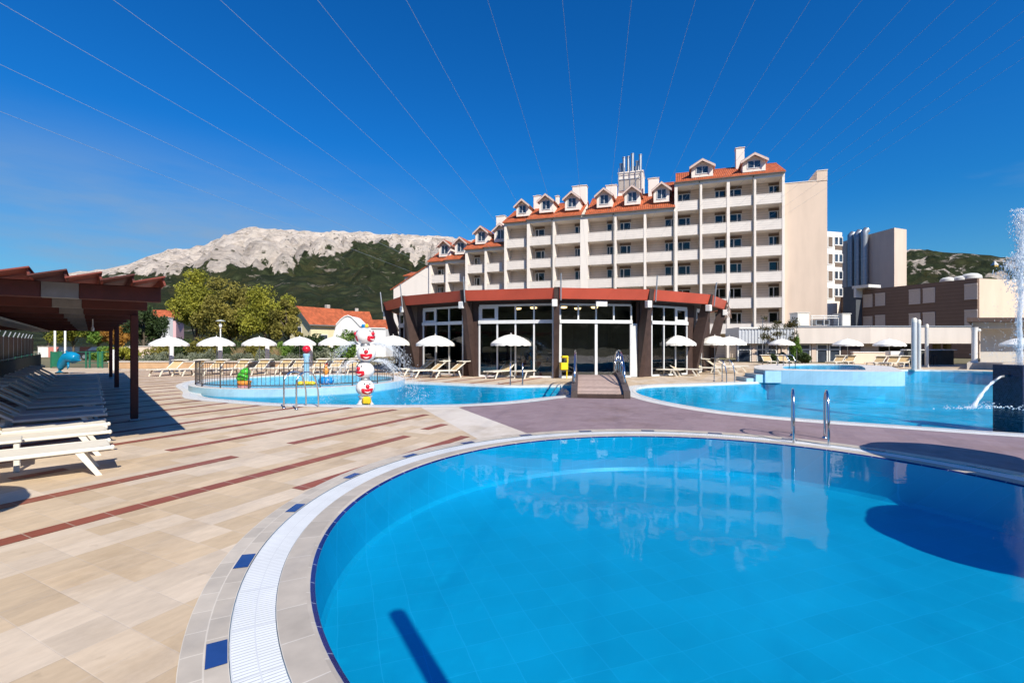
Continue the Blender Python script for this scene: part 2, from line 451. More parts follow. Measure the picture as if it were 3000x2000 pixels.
# ================================================================== materials in use
m_deck = deck_mat('sandstone paving', (.54, .415, .275), (.595, .465, .32), (.56, .46, .35), .305, .305, .0035, (.63, .545, .45), amount=.54)
m_brown = deck_mat('mauve paving', (.255, .185, .200), (.28, .205, .222), (.24, .18, .195), .305, .305, .003, (.29, .215, .23), .6, contrast=.7)
m_stripe = deck_mat('red tile', (.25, .075, .048), (.30, .092, .058), (.42, .30, .23), .305, 7.0, .006, (.27, .085, .055), .6)
m_band = deck_mat('pale concrete', (.60, .54, .47), (.63, .57, .50), (.58, .52, .45), .61, .61, .002, (.64, .59, .53), .75, contrast=.5)
m_ring = tiles_polar('pool edge tile', (.50, .44, .36), .245, .118, .005, .4, (.62, .56, .47), .10)
m_coping = tiles_polar('stone coping', (.44, .39, .33), .40, .5, .005, .55, (.56, .52, .46), .08)
m_white_edge = tiles_polar('white pool edge', (.72, .70, .66), .245, .2, .004, .4, (.6, .58, .54), .04)
m_blue = M('blue glazed tile', (.018, .055, .20), .25, .15, 5)
m_navy = tiles_polar('navy glazed tile', (.010, .020, .13), .30, .06, .004, .2, (.25, .3, .4), .2)
def grate_mat():
    t = NT('white plastic grate'); t.set(.4, 0, .4)
    s = t.node('ShaderNodeSeparateXYZ'); t.link(t.uv(), s.inputs[0])
    a = t.math('FRACT', t.math('DIVIDE', s.outputs[0], .028)); gap = t.math('GREATER_THAN', a, .22)
    b = t.math('FRACT', t.math('DIVIDE', s.outputs[1], .125)); pin = t.math('GREATER_THAN', b, .06)
    seg = t.math('GREATER_THAN', t.math('FRACT', t.math('DIVIDE', s.outputs[0], .5)), .02)
    c = t.mix(gap, (.40, .42, .43), (.74, .76, .765)); c = t.mix(t.math('MULTIPLY', pin, seg), (.60, .62, .63), c)
    t.base(t.mix(1.0, c, t.ramp(t.noise(t.pos(), 2.5, 4), [(.3, .92), (.7, 1.03)]), 'MULTIPLY')); t.bump(gap, .5, .006); return t.m
m_grate = grate_mat()
m_near_tile = pool_tile_mat('near pool tile', (.010, .46, .65), .305, .12, .12, .06)
m_far_tile = pool_tile_mat('lagoon pool tile', (.004, .40, .58), .30, .30, .08, .08)
m_kid_wall = pool_tile_mat('pale blue pool tile', (.34, .56, .68), .15)
m_water_near = water_mat('still pool water', (.50, .86, .97), [(.7, .0035, (1, .7, 1)), (2.2, .0018, (1, .8, 1)), (6, .0006, (1, 1, 1))], 1.33, .36)
m_water_far = water_mat('rippled pool water', (.55, .90, .98), [(.8, .040, (1, .7, 1)), (2.4, .022, (1, .8, 1)), (6.5, .008, (1, .7, 1))], 1.33, .24)
m_steel = M('polished steel', (.62, .65, .68), .16, .05, 4, 1.0)
m_sheen = M('brushed pale steel', (.62, .62, .60), .45, .06, 6, .35)
m_galv = M('galvanised metal', (.42, .44, .46), .42, .12, 6, .7)
m_white_paint = M('white paint', (.74, .73, .70), .5, .05, 2)
m_canvas = M('white canvas', (.80, .785, .74), .85, .04, 5)
m_fabric = M('tan mesh fabric', (.56, .40, .21), .8, .10, 9)
m_cream = M('cream resin frame', (.74, .70, .60), .45, .05, 6)
m_creamfab = M('cream sling fabric', (.70, .65, .54), .75, .06, 9)
m_darkpost = M('dark umbrella pole', (.10, .10, .11), .4, .1, 6, .3)
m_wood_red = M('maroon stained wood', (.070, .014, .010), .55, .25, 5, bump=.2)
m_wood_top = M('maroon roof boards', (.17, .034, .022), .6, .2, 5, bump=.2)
m_brownwood = M('dark brown timber', (.055, .032, .026), .6, .25, 4, bump=.15)
m_soffit = M('dark soffit board', (.030, .018, .014), .7, .2, 3)
m_red = M('red lacquered fascia', (.52, .085, .045), .45, .12, .7)
m_roofred = roof_mat('clay roof tile', (.46, .115, .045))
m_alu = M('white aluminium frame', (.66, .67, .67), .4, .05, 4)
m_glass = glass_mat('window glass', (.80, .85, .85), 1.75)
m_hotelglass = glass_mat('hotel window glass', (.35, .40, .42), 1.6)
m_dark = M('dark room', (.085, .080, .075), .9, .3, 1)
m_shutter = M('brown shutter box', (.16, .115, .085), .7, .12, 4)
m_hotel = plaster('white render', (.86, .79, .72), .03)
m_siding = siding('white balcony boards', (.80, .735, .675), .24)
m_hotelback = siding('rosy board wall', (.70, .60, .52), .30)
m_pink = plaster('pinkish beige render', (.76, .605, .48), .045)
m_tan = plaster('tan render', (.68, .55, .46), .05)
m_cladding = siding('brown cladding', (.20, .135, .105), .42)
m_pipe = M('dark rainwater pipe', (.17, .165, .16), .5, .15, 4)
m_yellow = M('yellow plastic', (.80, .60, .02), .4, .06, 5)
m_concrete = M('concrete', (.42, .38, .34), .85, .15, 2, bump=.15)
m_black = M('black plastic', (.02, .02, .022), .5, .2, 4)

# ================================================================== pools and paving
NC = (2.25, 4.9)
def circ(r, n=184): return [(NC[0] + r * cos(2 * pi * i / n), NC[1] + r * sin(2 * pi * i / n)) for i in range(n)]
L_out = spline([(-11.55, 16.96), (-10.1, 14.95), (-8.25, 13.84), (-6.63, 13.16), (-5.48, 12.95), (-3.58, 12.8), (-1.46, 12.95), (.1, 13.65), (1.67, 15.1), (2.7, 15.75), (3.35, 16.7),
                (3.45, 18.8), (2.75, 19.75), (1.71, 19.9), (0, 19.7), (-1.43, 20.24), (-5.33, 22.0), (-6.6, 23.4), (-8.6, 24.6), (-11.2, 24.8), (-13.6, 24.0), (-14.6, 22.4), (-13.6, 19.6)], 6)
R_out = spline([(3.78, 15.3), (4.0, 13.84), (4.7, 12.05), (5.48, 11.1), (6.5, 10.3), (7.79, 9.56), (9.24, 8.73), (11.6, 7.75), (15, 7.1), (19.5, 7.6), (24.5, 10), (29, 15.5), (31, 22),
                (29.6, 28.0), (26.8, 31.3), (22, 30.6), (16.5, 27.0), (11.6, 22.4), (9.48, 21.3), (7.5, 20.6), (5.6, 20.0), (4.5, 19.0), (3.95, 17.6), (3.75, 16.4)], 6)
DECK = [(-34, -12), (48, -12), (48, 36.5), (30, 40.5), (21, 43.0), (12, 44), (-10, 36), (-14, 33.4), (-34, 33.4)]
BROWN = [(-1.4, 12.75), (.42, 8.85), (2.25, 4.9), (9.5, -11.9), (47.9, -11.9), (47.9, 9), (28, 13), (9, 16), (3.6, 15.35), (1.9, 15.25), (.2, 16)]
BAND = [(-2.45, 12.9), (-2.3, 13.8), (-1.4, 13.6), (-1.4, 12.75), (.42, 8.85), (1.0, 7.6), (.3, 7.6), (-.52, 8.4)]
nearR = circ(4.65)
vv, ff = cdt([DECK, nearR, L_out, R_out, BROWN, BAND])
sheets = {'d': MB(), 'b': MB(), 'c': MB()}
idx = {k: {} for k in sheets}
for f in ff:
    c = ((vv[f[0]].x + vv[f[1]].x + vv[f[2]].x) / 3, (vv[f[0]].y + vv[f[1]].y + vv[f[2]].y) / 3)
    if not inside(c, DECK) or hypot(c[0] - NC[0], c[1] - NC[1]) < 4.648 or inside(c, L_out) or inside(c, R_out): continue
    k = 'c' if inside(c, BAND) else ('b' if inside(c, BROWN) else 'd')
    mb = sheets[k]; fi = []
    for q in f:
        if q not in idx[k]: idx[k][q] = len(mb.v); mb.v.append((vv[q].x, vv[q].y, 0))
        fi.append(idx[k][q])
    mb.f.append(fi); mb.mi.append(0); mb.uv.append(None)
# red stripes laid 4 mm proud of the paving
def stripe(q, p0, p1, wd=.20):
    c = []
    for (p, qq) in ((p0, q - wd / 2), (p1, q - wd / 2), (p1, q + wd / 2), (p0, q + wd / 2)):
        c.append((.458 * p + .889 * qq, .889 * p - .458 * qq, .004))
    sheets['d'].m(1).add(c, [(0, 3, 2, 1)])
def pq(x, y): X, Y = G(x, y); return .458 * X + .889 * Y
def clear(p, q, r=4.68):
    X, Y = .458 * p + .889 * q, .889 * p - .458 * q
    return hypot(X - NC[0], Y - NC[1]) > r and not inside((X, Y), L_out) and not inside((X, Y), BAND) and not inside((X, Y), BROWN) and inside((X, Y), DECK)
def stripe_run(q, p0, p1, edge=False):
    """clip a run to the open paving"""
    st = None; p = p0
    while p <= p1 + 1e-6:
        ok = clear(p, q - .10, 4.6) if edge else all(clear(p, q + e) for e in (-.08, .08))
        if ok and st is None: st = p
        if (not ok or p + .05 > p1) and st is not None:
            if p - st > .2: stripe(q, st, p - (.05 if not ok else 0))
            st = None
        p += .05
stripe_run(-4.80, pq(868, 1432), pq(1395, 1280), True)
stripe_run(-5.76, -6, pq(1196, 1277)); stripe_run(-5.9, pq(1245, 1258), pq(1314, 1243))
stripe_run(-7.02, -6, pq(691, 1337)); stripe_run(-7.08, pq(846, 1299), pq(1256, 1214))
stripe_run(-8.34, pq(28, 1403), pq(215, 1373)); stripe_run(-8.34, pq(491, 1320), pq(1161, 1199))
for k in range(4, 24):
    q = -4.52 - 1.28 * k
    a = -4 if k != 4 else 0.5
    stripe_run(q, a, 34)
    if k in (7, 9, 12): pass
tag(sheets['d'].build('pool_deck', [m_deck, m_stripe]), kind='structure')
tag(sheets['b'].build('brown_paving', m_brown), kind='structure')
tag(sheets['c'].build('pale_path', m_band), kind='structure')

# near round pool: tile rows, grate, coping, navy rim
e = MB()
e.m(0); ring(e, circ(4.65), circ(4.42), .008, .008, 0, .236)
e.m(1); ring(e, circ(4.415), circ(4.175), .002, .002, 0, .24)
e.m(2); ring(e, circ(4.17), circ(3.99), .006, .012, 0, .2)
ring(e, circ(3.99), circ(3.965), .012, .004, .2, .3)
e.m(3); ring(e, circ(3.965), circ(3.93), .004, -.012, 0, .06)
e.m(4)
for k in range(23):
    a = radians(179.1 + 360 / 23 * k); h = .122 / 4.48
    q = [(NC[0] + r * cos(a + s), NC[1] + r * sin(a + s), .0115) for r, s in ((4.528, -h), (4.528, h), (4.425, h), (4.425, -h))]
    e.add(q, [(0, 1, 2, 3)])
tag(e.build('pool_edge', [m_ring, m_grate, m_coping, m_navy, m_blue]), kind='structure')
DEEP = -.62
b = MB(); n = 184; fl = circ(3.90)
wall_ring(b, circ(3.93), DEEP - .04, -.012, True)
b.add([(*p, DEEP) for p in fl] + [(NC[0], NC[1], DEEP)], [(i, (i + 1) % n, n) for i in range(n)])
ring(b, circ(3.93), fl, DEEP + .06, DEEP, 0, .1)
tag(b.build('pool_basin', m_near_tile), kind='structure')
wtr = MB(); wr_ = circ(3.952)
wtr.add([(*p, -.010) for p in wr_] + [(NC[0], NC[1], -.010)], [(i, (i + 1) % n, n) for i in range(n)])
tag(wtr.build('pool_water', m_water_near), kind='structure')

# kidney pool and lagoon: white edge, grate, rim, wall, floor, water
JAC = spline([(11.3, 21.7), (12.6, 20.75), (14.2, 20.2), (15.5, 20.0), (16.35, 20.15), (16.75, 20.8), (18.2, 22.9), (19.4, 25.2), (18.6, 27.3), (16.2, 28.0), (13.6, 26.4), (11.9, 23.8)], 6)
KID = [(-8.4 + 3.95 * cos(2 * pi * i / 96), 19.65 + 3.95 * sin(2 * pi * i / 96)) for i in range(96)]
def pool(outl, name_w, depth, wl, holes=()):
    e = MB(); o1 = outl; o2 = offset(outl, .20); o3 = offset(outl, .42); o4 = offset(outl, .52)
    e.m(0); ring(e, o1, o2, .004, .006, 0, .2); e.m(1); ring(e, o2, o3, .004, .004, 0, .22); e.m(2); ring(e, o3, o4, .010, .006, 0, .1)
    e.m(2); wall_ring(e, o4, wl - .03, .006, True)
    tag(e.build('pool_edge', [m_white_edge, m_grate, m_white_edge]), kind='structure')
    b = MB(); o5 = offset(outl, .53); wall_ring(b, o5, depth, wl - .03, True)
    v, f = cdt([o5] + list(holes))
    tri = []
    for t in f:
        c = ((v[t[0]].x + v[t[1]].x + v[t[2]].x) / 3, (v[t[0]].y + v[t[1]].y + v[t[2]].y) / 3)
        if inside(c, o5) and not any(inside(c, h) for h in holes): tri.append(t)
    b.add([(p.x, p.y, depth) for p in v], tri)
    tag(b.build('pool_basin', m_far_tile), kind='structure')
    wv = MB(); wv.add([(p.x, p.y, wl) for p in v], tri)
    tag(wv.build('pool_water', m_water_far), kind='structure')
pool(L_out, 'kidney', -.7, -.05, [KID])
pool(R_out, 'lagoon', -.8, -.07, [JAC])

def raised_basin(outl, zr, name, label, floor_mat, rw=.45):
    r = thing(name, label, 'pool', (outl[0][0], outl[0][1], 0))
    loc = [(p[0] - outl[0][0], p[1] - outl[0][1]) for p in outl]
    mb = MB(); wall_ring(mb, loc, -.09, zr, False); mb.m(1); wall_ring(mb, loc, -.82, -.09, False); mb.build('wall', [m_kid_wall, m_far_tile], r)
    rim = MB(); i1 = offset(loc, rw); ring(rim, loc, i1, zr, zr + .004, 0, rw); wall_ring(rim, i1, zr - .07, zr + .004, True); rim.build('rim', m_white_edge, r)
    v, f = cdt([i1]); tri = [t for t in f if inside(((v[t[0]].x + v[t[1]].x + v[t[2]].x) / 3, (v[t[0]].y + v[t[1]].y + v[t[2]].y) / 3), i1)]
    fb = MB(); fb.add([(p.x, p.y, zr - .35) for p in v], tri); wall_ring(fb, i1, zr - .35, zr - .07, True); fb.build('basin_floor', floor_mat, r)
    wt = MB(); wt.add([(p.x, p.y, zr - .03) for p in v], tri); wt.build('water', m_water_far, r)
    return r
kid = raised_basin(KID, .20, 'paddling_pool', 'round raised paddling pool with pale blue wall and railing on its rim', m_kid_wall)
jac = raised_basin(JAC, .52, 'raised_whirlpool', 'raised whirlpool with pale blue tiled wall at the edge of the lagoon pool', m_far_tile, 1.25)
m_step = M('grey step tread', (.30, .31, .31), .6, .1, 4)
for i in range(3):
    s = MB(); x0 = 10.35 + i * .36; y0 = 21.35 - i * .10; zt = .17 * (i + 1)
    s.bbox(x0 - JAC[0][0], 12.25 - JAC[0][0], y0 - JAC[0][1], y0 + 1.0 - JAC[0][1], -.04, zt - .012, .01)
    s.m(1).bbox(x0 - .01 - JAC[0][0], 12.25 - JAC[0][0], y0 - .01 - JAC[0][1], y0 + 1.0 - JAC[0][1], zt - .012, zt, .004); s.build('step', [m_kid_wall, m_step], jac)

# open ground out to the horizon, with a cut-out under the paving
m_ground = M('dry grass', (.16, .14, .075), .95, .35, .06)
gh = [(-33.9, -11.9), (47.9, -11.9), (47.9, 36.4), (30, 40.4), (21, 42.9), (12, 43.9), (-10, 35.9), (-14, 33.3), (-33.9, 33.3)]
GO = [(-4000, -4000), (4000, -4000), (4000, 4000), (-4000, 4000)]
v, f = cdt([GO, gh]); g = MB()
g.add([(p.x, p.y, -.03) for p in v], [t for t in f if not inside(((v[t[0]].x + v[t[1]].x + v[t[2]].x) / 3, (v[t[0]].y + v[t[1]].y + v[t[2]].y) / 3), gh)])
tag(g.build('ground', m_ground), kind='structure')

# ================================================================== mountain
SIL = [(-900, 860), (-300, 840), (60, 822), (160, 806), (200, 800), (293, 789), (376, 777), (432, 753), (487, 733), (553, 729), (597, 719), (642, 697), (708, 672), (752, 666), (796, 672), (874, 677), (1040, 682), (1123, 685),
       (1206, 691), (1316, 693), (1349, 702), (1393, 703), (1500, 715), (1800, 730), (2300, 740), (2655, 731), (2700, 727), (2745, 733), (2800, 737), (2850, 740), (2900, 746), (3000, 758), (3300, 790), (4200, 850)]
VEG = [(-900, 850), (200, 812), (400, 800), (487, 792), (540, 785), (600, 774), (690, 772), (790, 775), (860, 758), (920, 747), (985, 740), (1050, 704), (1125, 704), (1180, 735), (1230, 752), (1290, 770), (1500, 790), (2400, 760), (2655, 736), (3000, 760), (4200, 855)]
def lerp(tab, x):
    if x <= tab[0][0]: return tab[0][1]
    for (a, b), (c, d) in zip(tab, tab[1:]):
        if x <= c: return b + (d - b) * (x - a) / (c - a)
    return tab[-1][1]
def fbm(x, y, z, o=5):
    return mnoise.fractal(Vector((x, y, z)), 1.0, 2.0, o)
mt = MB(); cols, rows = 620, 60; rock = []
for i in range(cols + 1):
    th = -pi + 2 * pi * i / cols
    front = abs(th) < radians(61)
    px = 1500 + F * tan(th) if front else (4200 if th > 0 else -900)
    far = abs(th) > radians(61)
    R = 2100 if px < 1500 else (2100 + (900 - 2100) * min(1, (px - 1500) / 900))
    if far: R = R + (700 - R) * min(1, (abs(th) - radians(61)) / .4)
    r0 = 125
    ys = lerp(SIL, px); yv = lerp(VEG, px)
    cz = max(cos(th), .45) if front else .485
    el = (HZ - ys) / F * cz
    if far: el = .15 + .03 * fbm(th * 3, 5, 0, 3)  # unseen hills behind the viewer, raised to darken reflections in the pavilion panes
    for j in range(rows + 1):
        s = j / rows; r = r0 + (R - r0) * s ** 1.35
        sr = (r - r0) / (R - r0)
        H = el * R
        h = H * (sr ** 1.25)
        X, Y = r * sin(th), r * cos(th)
        k = 1 / 170 if R > 1200 else 1 / 90
        am = H * .13 * min(1, sr * 3) * (1 - sr ** 6 * .75)
        rid = 1 - abs(fbm(X * k, Y * k, 3.3, 5)) * 2
        h += am * (rid - .5) + am * .35 * fbm(X * k * 5, Y * k * 5, 1, 4)
        if s >= 1: h = H + H * .012 * fbm(px / 25, 7, 0, 4)
        h = max(h, -.5 if j else -.6)
        yy = HZ - (h - 1.7) / max(r * cz, 1) * F
        lim = yv + 9 * fbm(X * k * 3, Y * k * 3, 9, 5) + 5 * fbm(X * k * 14, Y * k * 14, 2, 3)
        v_ = 0.0 if (yy < lim and not far) else 1.0
        if px > 2300 and not far: v_ = .66 + .75 * fbm(X * .05, Y * .05, 4, 5)
        mt.v.append((X, Y, h)); rock.append(v_)
for i in range(cols):
    for j in range(rows):
        a = i * (rows + 1) + j; mt.f.append((a, a + rows + 1, a + rows + 2, a + 1)); mt.mi.append(0); mt.uv.append(None)
def mountain_mat():
    t = NT('karst rock and scrub'); t.set(.95, 0, .1)
    at = t.node('ShaderNodeAttribute'); at.attribute_name = 'scrub'
    p = t.pos()
    n1 = t.noise(p, .012, 8, .65); n2 = t.noise(p, .06, 6, .7)
    mpz = t.node('ShaderNodeMapping'); mpz.inputs['Scale'].default_value = (1, 1, 2.6); t.link(p, mpz.inputs['Vector'])
    n3 = t.noise(mpz.outputs[0], .022, 8, .72)
    vo = t.node('ShaderNodeTexVoronoi'); vo.inputs['Scale'].default_value = .085; vo.inputs['Randomness'].default_value = 1; t.link(p, vo.inputs['Vector'])
    vb = t.node('ShaderNodeTexVoronoi'); vb.inputs['Scale'].default_value = .035; t.link(p, vb.inputs['Vector'])
    strat = t.node('ShaderNodeMapping'); strat.inputs['Scale'].default_value = (.35, .35, 3.2); strat.inputs['Rotation'].default_value = (.12, .10, 0); t.link(p, strat.inputs['Vector'])
    ns = t.noise(strat.outputs[0], .03, 9, .75)
    gul = t.node('ShaderNodeMapping'); gul.inputs['Scale'].default_value = (2.2, 1, .35); t.link(p, gul.inputs['Vector'])
    ng = t.noise(gul.outputs[0], .018, 8, .7)
    rockc = t.ramp(n3, [(.30, (.40, .335, .275)), (.46, (.68, .585, .495)), (.70, (.80, .705, .61))])
    rockc = t.mix(1.0, rockc, t.ramp(ns, [(.34, (.78, .76, .74)), (.50, (1, 1, 1))]), 'MULTIPLY')
    rockc = t.mix(1.0, rockc, t.ramp(ng, [(.36, (.76, .74, .72)), (.48, (1, 1, 1))]), 'MULTIPLY')  # crevice shade painted into the rock colour along the gullies
    dots = t.math('MULTIPLY', t.ramp(vo.outputs['Distance'], [(.20, 1), (.34, 0)]), t.ramp(n1, [(.46, 0), (.58, 1)]))
    rockc = t.mix(dots, rockc, (.062, .065, .035))
    vegc = t.ramp(n2, [(.35, (.030, .042, .020)), (.55, (.062, .080, .034)), (.75, (.115, .125, .055))])
    vegc = t.mix(t.ramp(vo.outputs['Distance'], [(.15, 0), (.55, .75)]), vegc, (.024, .032, .014))
    wn = t.node('ShaderNodeSeparateColor'); t.link(vo.outputs['Color'], wn.inputs[0])
    vegc = t.mix(t.math('MULTIPLY', t.ramp(wn.outputs[0], [(.6, 0), (.95, 1)]), .35), vegc, (.10, .088, .034))
    vegc = t.mix(t.ramp(n1, [(.58, 0), (.72, .45)]), vegc, (.085, .075, .042))
    vegc = t.mix(t.ramp(t.noise(mpz.outputs[0], .035, 8, .75), [(.585, 0), (.64, .85)]), vegc, (.34, .285, .23))
    f = t.math('ADD', at.outputs['Fac'], t.math('MULTIPLY', t.math('SUBTRACT', n2, .5), 1.6))
    f = t.math('ADD', f, t.math('MULTIPLY', t.math('SUBTRACT', ng, .5), 1.2))
    t.base(t.mix(t.ramp(f, [(.44, 0), (.54, 1)]), rockc, vegc))
    hgt = t.math('ADD', t.noise(p, .05, 8, .78), t.math('MULTIPLY', t.math('SUBTRACT', 1.0, vo.outputs['Distance']), t.math('MULTIPLY', at.outputs['Fac'], .55)))
    hgt = t.math('ADD', hgt, t.math('ADD', ns, ng))
    t.bump(hgt, 1.0, 9)
    return t.m
mo = mt.build('mountain', mountain_mat(), smooth=True); tag(mo, kind='structure')
ca = mo.data.attributes.new('scrub', 'FLOAT', 'POINT'); ca.data.foreach_set('value', rock)
# ================================================================== hotel
HA = atan2(-.322, .947)
hotel = thing('hotel', 'long white stepped hotel with rows of balconies, dormers and red tiled roofs', 'hotel', (0, 63.9, 0), HA)
def hx(px, yo=0.0):
    t = (px - 1500) / F; d = (yo + 60.51) / (.322 * t + .947); X = t * d
    return .947 * X - .322 * (d - 63.9)
def hd(px, yo=0.0): return (yo + 60.51) / (.322 * ((px - 1500) / F) + .947)
def hz(py, px, yo=0.0): return CH + (HZ - py) * hd(px, yo) / F
DEP = 1.75
RF = []                                                     # filled by sections: roof slope for dormers
def window_part(x0, x1, z0, z1, y, parent, mid=None, shutter=.32, seed=0):
    """door-height window in the back wall: shutter box, frame, glass"""
    f = MB(); w = .07
    f.box(x0, x0 + w, y - .05, y + .02, z0, z1 - shutter); f.box(x1 - w, x1, y - .05, y + .02, z0, z1 - shutter)
    f.box(x0 + w, x1 - w, y - .05, y + .02, z1 - shutter - w, z1 - shutter)
    if mid: f.box(mid - .05, mid + .05, y - .045, y + .02, z0, z1 - shutter - w)
    f.m(1).box(x0 - .02, x1 + .02, y - .07, y + .02, z1 - shutter, z1)
    o = f.build('window', [m_alu, m_shutter], parent)
    p = MB(); p.box(x0 + w, x1 - w, y - .012, y + .0, z0, z1 - shutter - w); p.build('pane', m_hotelglass, o)
    r = MB(); k = (seed * 37) % 10 / 10                    # curtain drawn part of the way
    if k > .15: r.box(x0 + w, x0 + w + (x1 - x0) * (.15 + .55 * k), y + .012, y + .02, z0, z1 - shutter - w); r.build('curtain', m_curtain, o)
    return o
m_curtain = M('net curtain', (.62, .59, .54), .9, .1, 8)
WSEED = [0]
def section(px0, px1, yo, zc, slabs, bays, top=True, pillars=(), pipes=(), lowcut=None, hang=.25):
    """bays: (px left, px right, [(window px left, px right)] , parapet right px)"""
    x0, x1 = hx(px0, yo), hx(px1, yo)
    back = MB(); back.box(x0, x1, yo + DEP, yo + DEP + .3, 0, zc + .1); back.build('back_wall', m_hotelback, hotel)
    for (a, b) in pillars:
        p = MB(); p.box(hx(a, yo), hx(b, yo), yo - .06, yo + DEP + .01, 0, zc + (.3 if top else 0)); p.build('partition_wall', m_hotel, hotel)
    for (bl, br, wins, pr) in bays:
        a, b_ = hx(bl, yo), hx(br, yo); c = hx(pr, yo) if pr else b_
        for z in slabs:
            m_ = MB(); m_.box(a, b_, yo + .01, yo + DEP, z, z + .2)
            m_.m(1).box(a + .01, c, yo - .02, yo + .09, z - .02, z + 1.08)
            m_.m(0).box(a + .01, c, yo - .04, yo + .12, z + 1.08, z + 1.13); m_.m(2).tube([(a + .02, yo + .03, z + 1.26), (c - .02, yo + .03, z + 1.26)], .018, 5); [m_.tube([(x_, yo + .03, z + 1.13), (x_, yo + .03, z + 1.26)], .012, 4) for x_ in (a + .1, (a + c) / 2, c - .1)]
            m_.build('balcony', [m_hotel, m_siding, m_pipe], hotel)
        for (wl, wr_) in wins:
            for i, z in enumerate(slabs):
                zt = (slabs[i + 1] if i + 1 < len(slabs) else zc) - .12
                WSEED[0] += 1
                xa, xb = hx(wl, yo + DEP), hx(wr_, yo + DEP)
                window_part(xa - .12, xb + .12, z + .2, zt, yo + DEP - .005, hotel, (xa + xb) / 2 + .18 * (xb - xa) * (1 if WSEED[0] % 2 else -1), seed=WSEED[0])
    for px in pipes:
        t = MB(); t.tube([(hx(px, yo), yo - .13, .2), (hx(px, yo), yo - .13, zc + .35)], .065, 8); t.build('drainpipe', m_pipe, hotel)
    fa = MB(); fa.box(x0 - .02, x1 + .02, yo - .10, yo + DEP, zc, zc + .42); fa.m(1).box(x0 - .08, x1 + .08, yo - .38, yo - .10, zc + .36, zc + .50)
    fa.build('eaves', [m_hotel, m_pipe], hotel)
def gable_roof(xa, xb, yo, ze, rise, run, over=.40, name='roof'):
    """two tiled slopes, ridge parallel to the facade"""
    mb = MB(); y0, y1, y2 = yo - over, yo + run, yo + 2 * run + over; L = hypot(y1 - y0, rise); t = .13
    for (p, q, s) in (((xa, y0, ze), (xb, y0, ze), 1), ((xb, y2, ze), (xa, y2, ze), -1)):
        a = Vector(p); b = Vector(q); c = Vector((q[0], y1, ze + rise)); d = Vector((p[0], y1, ze + rise)); W = abs(xb - xa)
        up = Vector((0, 0, t))
        mb.add([a, b, c, d], [(0, 1, 2, 3)], [[(0, 0), (W, 0), (W, L), (0, L)]])
        mb.add([a - up, b - up, c - up, d - up], [(3, 2, 1, 0)])
        mb.add([a, b, b - up, a - up], [(3, 2, 1, 0)])
        mb.add([a, d, d - up, a - up], [(0, 1, 2, 3)]); mb.add([b, c, c - up, b - up], [(3, 2, 1, 0)])
    n = int(abs(xb - xa) / .4)
    for i in range(n):                                       # ridge tiles
        x = xa + (xb - xa) * (i + .5) / n; mb.add([(x - .2, y1 - .14, ze + rise - .03), (x + .2, y1 - .14, ze + rise - .03), (x + .2, y1, ze + rise + .08), (x - .2, y1, ze + rise + .08), (x + .2, y1 + .14, ze + rise - .03), (x - .2, y1 + .14, ze + rise - .03)], [(0, 1, 2, 3), (3, 2, 4, 5)])
    r = mb.build(name, m_roofred, hotel)
    g = MB()                                                 # gable infill
    for x in (xa + .12, xb - .27):
        g.add([(x, yo + .2, ze - .5), (x, y2 - .8, ze - .5), (x, y2 - .5, ze - .12), (x, y1, ze + rise - .25), (x, yo - .0, ze - .12),
               (x + .15, yo + .2, ze - .5), (x + .15, y2 - .8, ze - .5), (x + .15, y2 - .5, ze - .12), (x + .15, y1, ze + rise - .25), (x + .15, yo - .0, ze - .12)],
              [(0, 1, 2, 3, 4), (9, 8, 7, 6, 5), (0, 5, 6, 1), (1, 6, 7, 2), (2, 7, 8, 3), (3, 8, 9, 4), (4, 9, 5, 0)])
    g.build('gable', m_hotel, r)
    return r
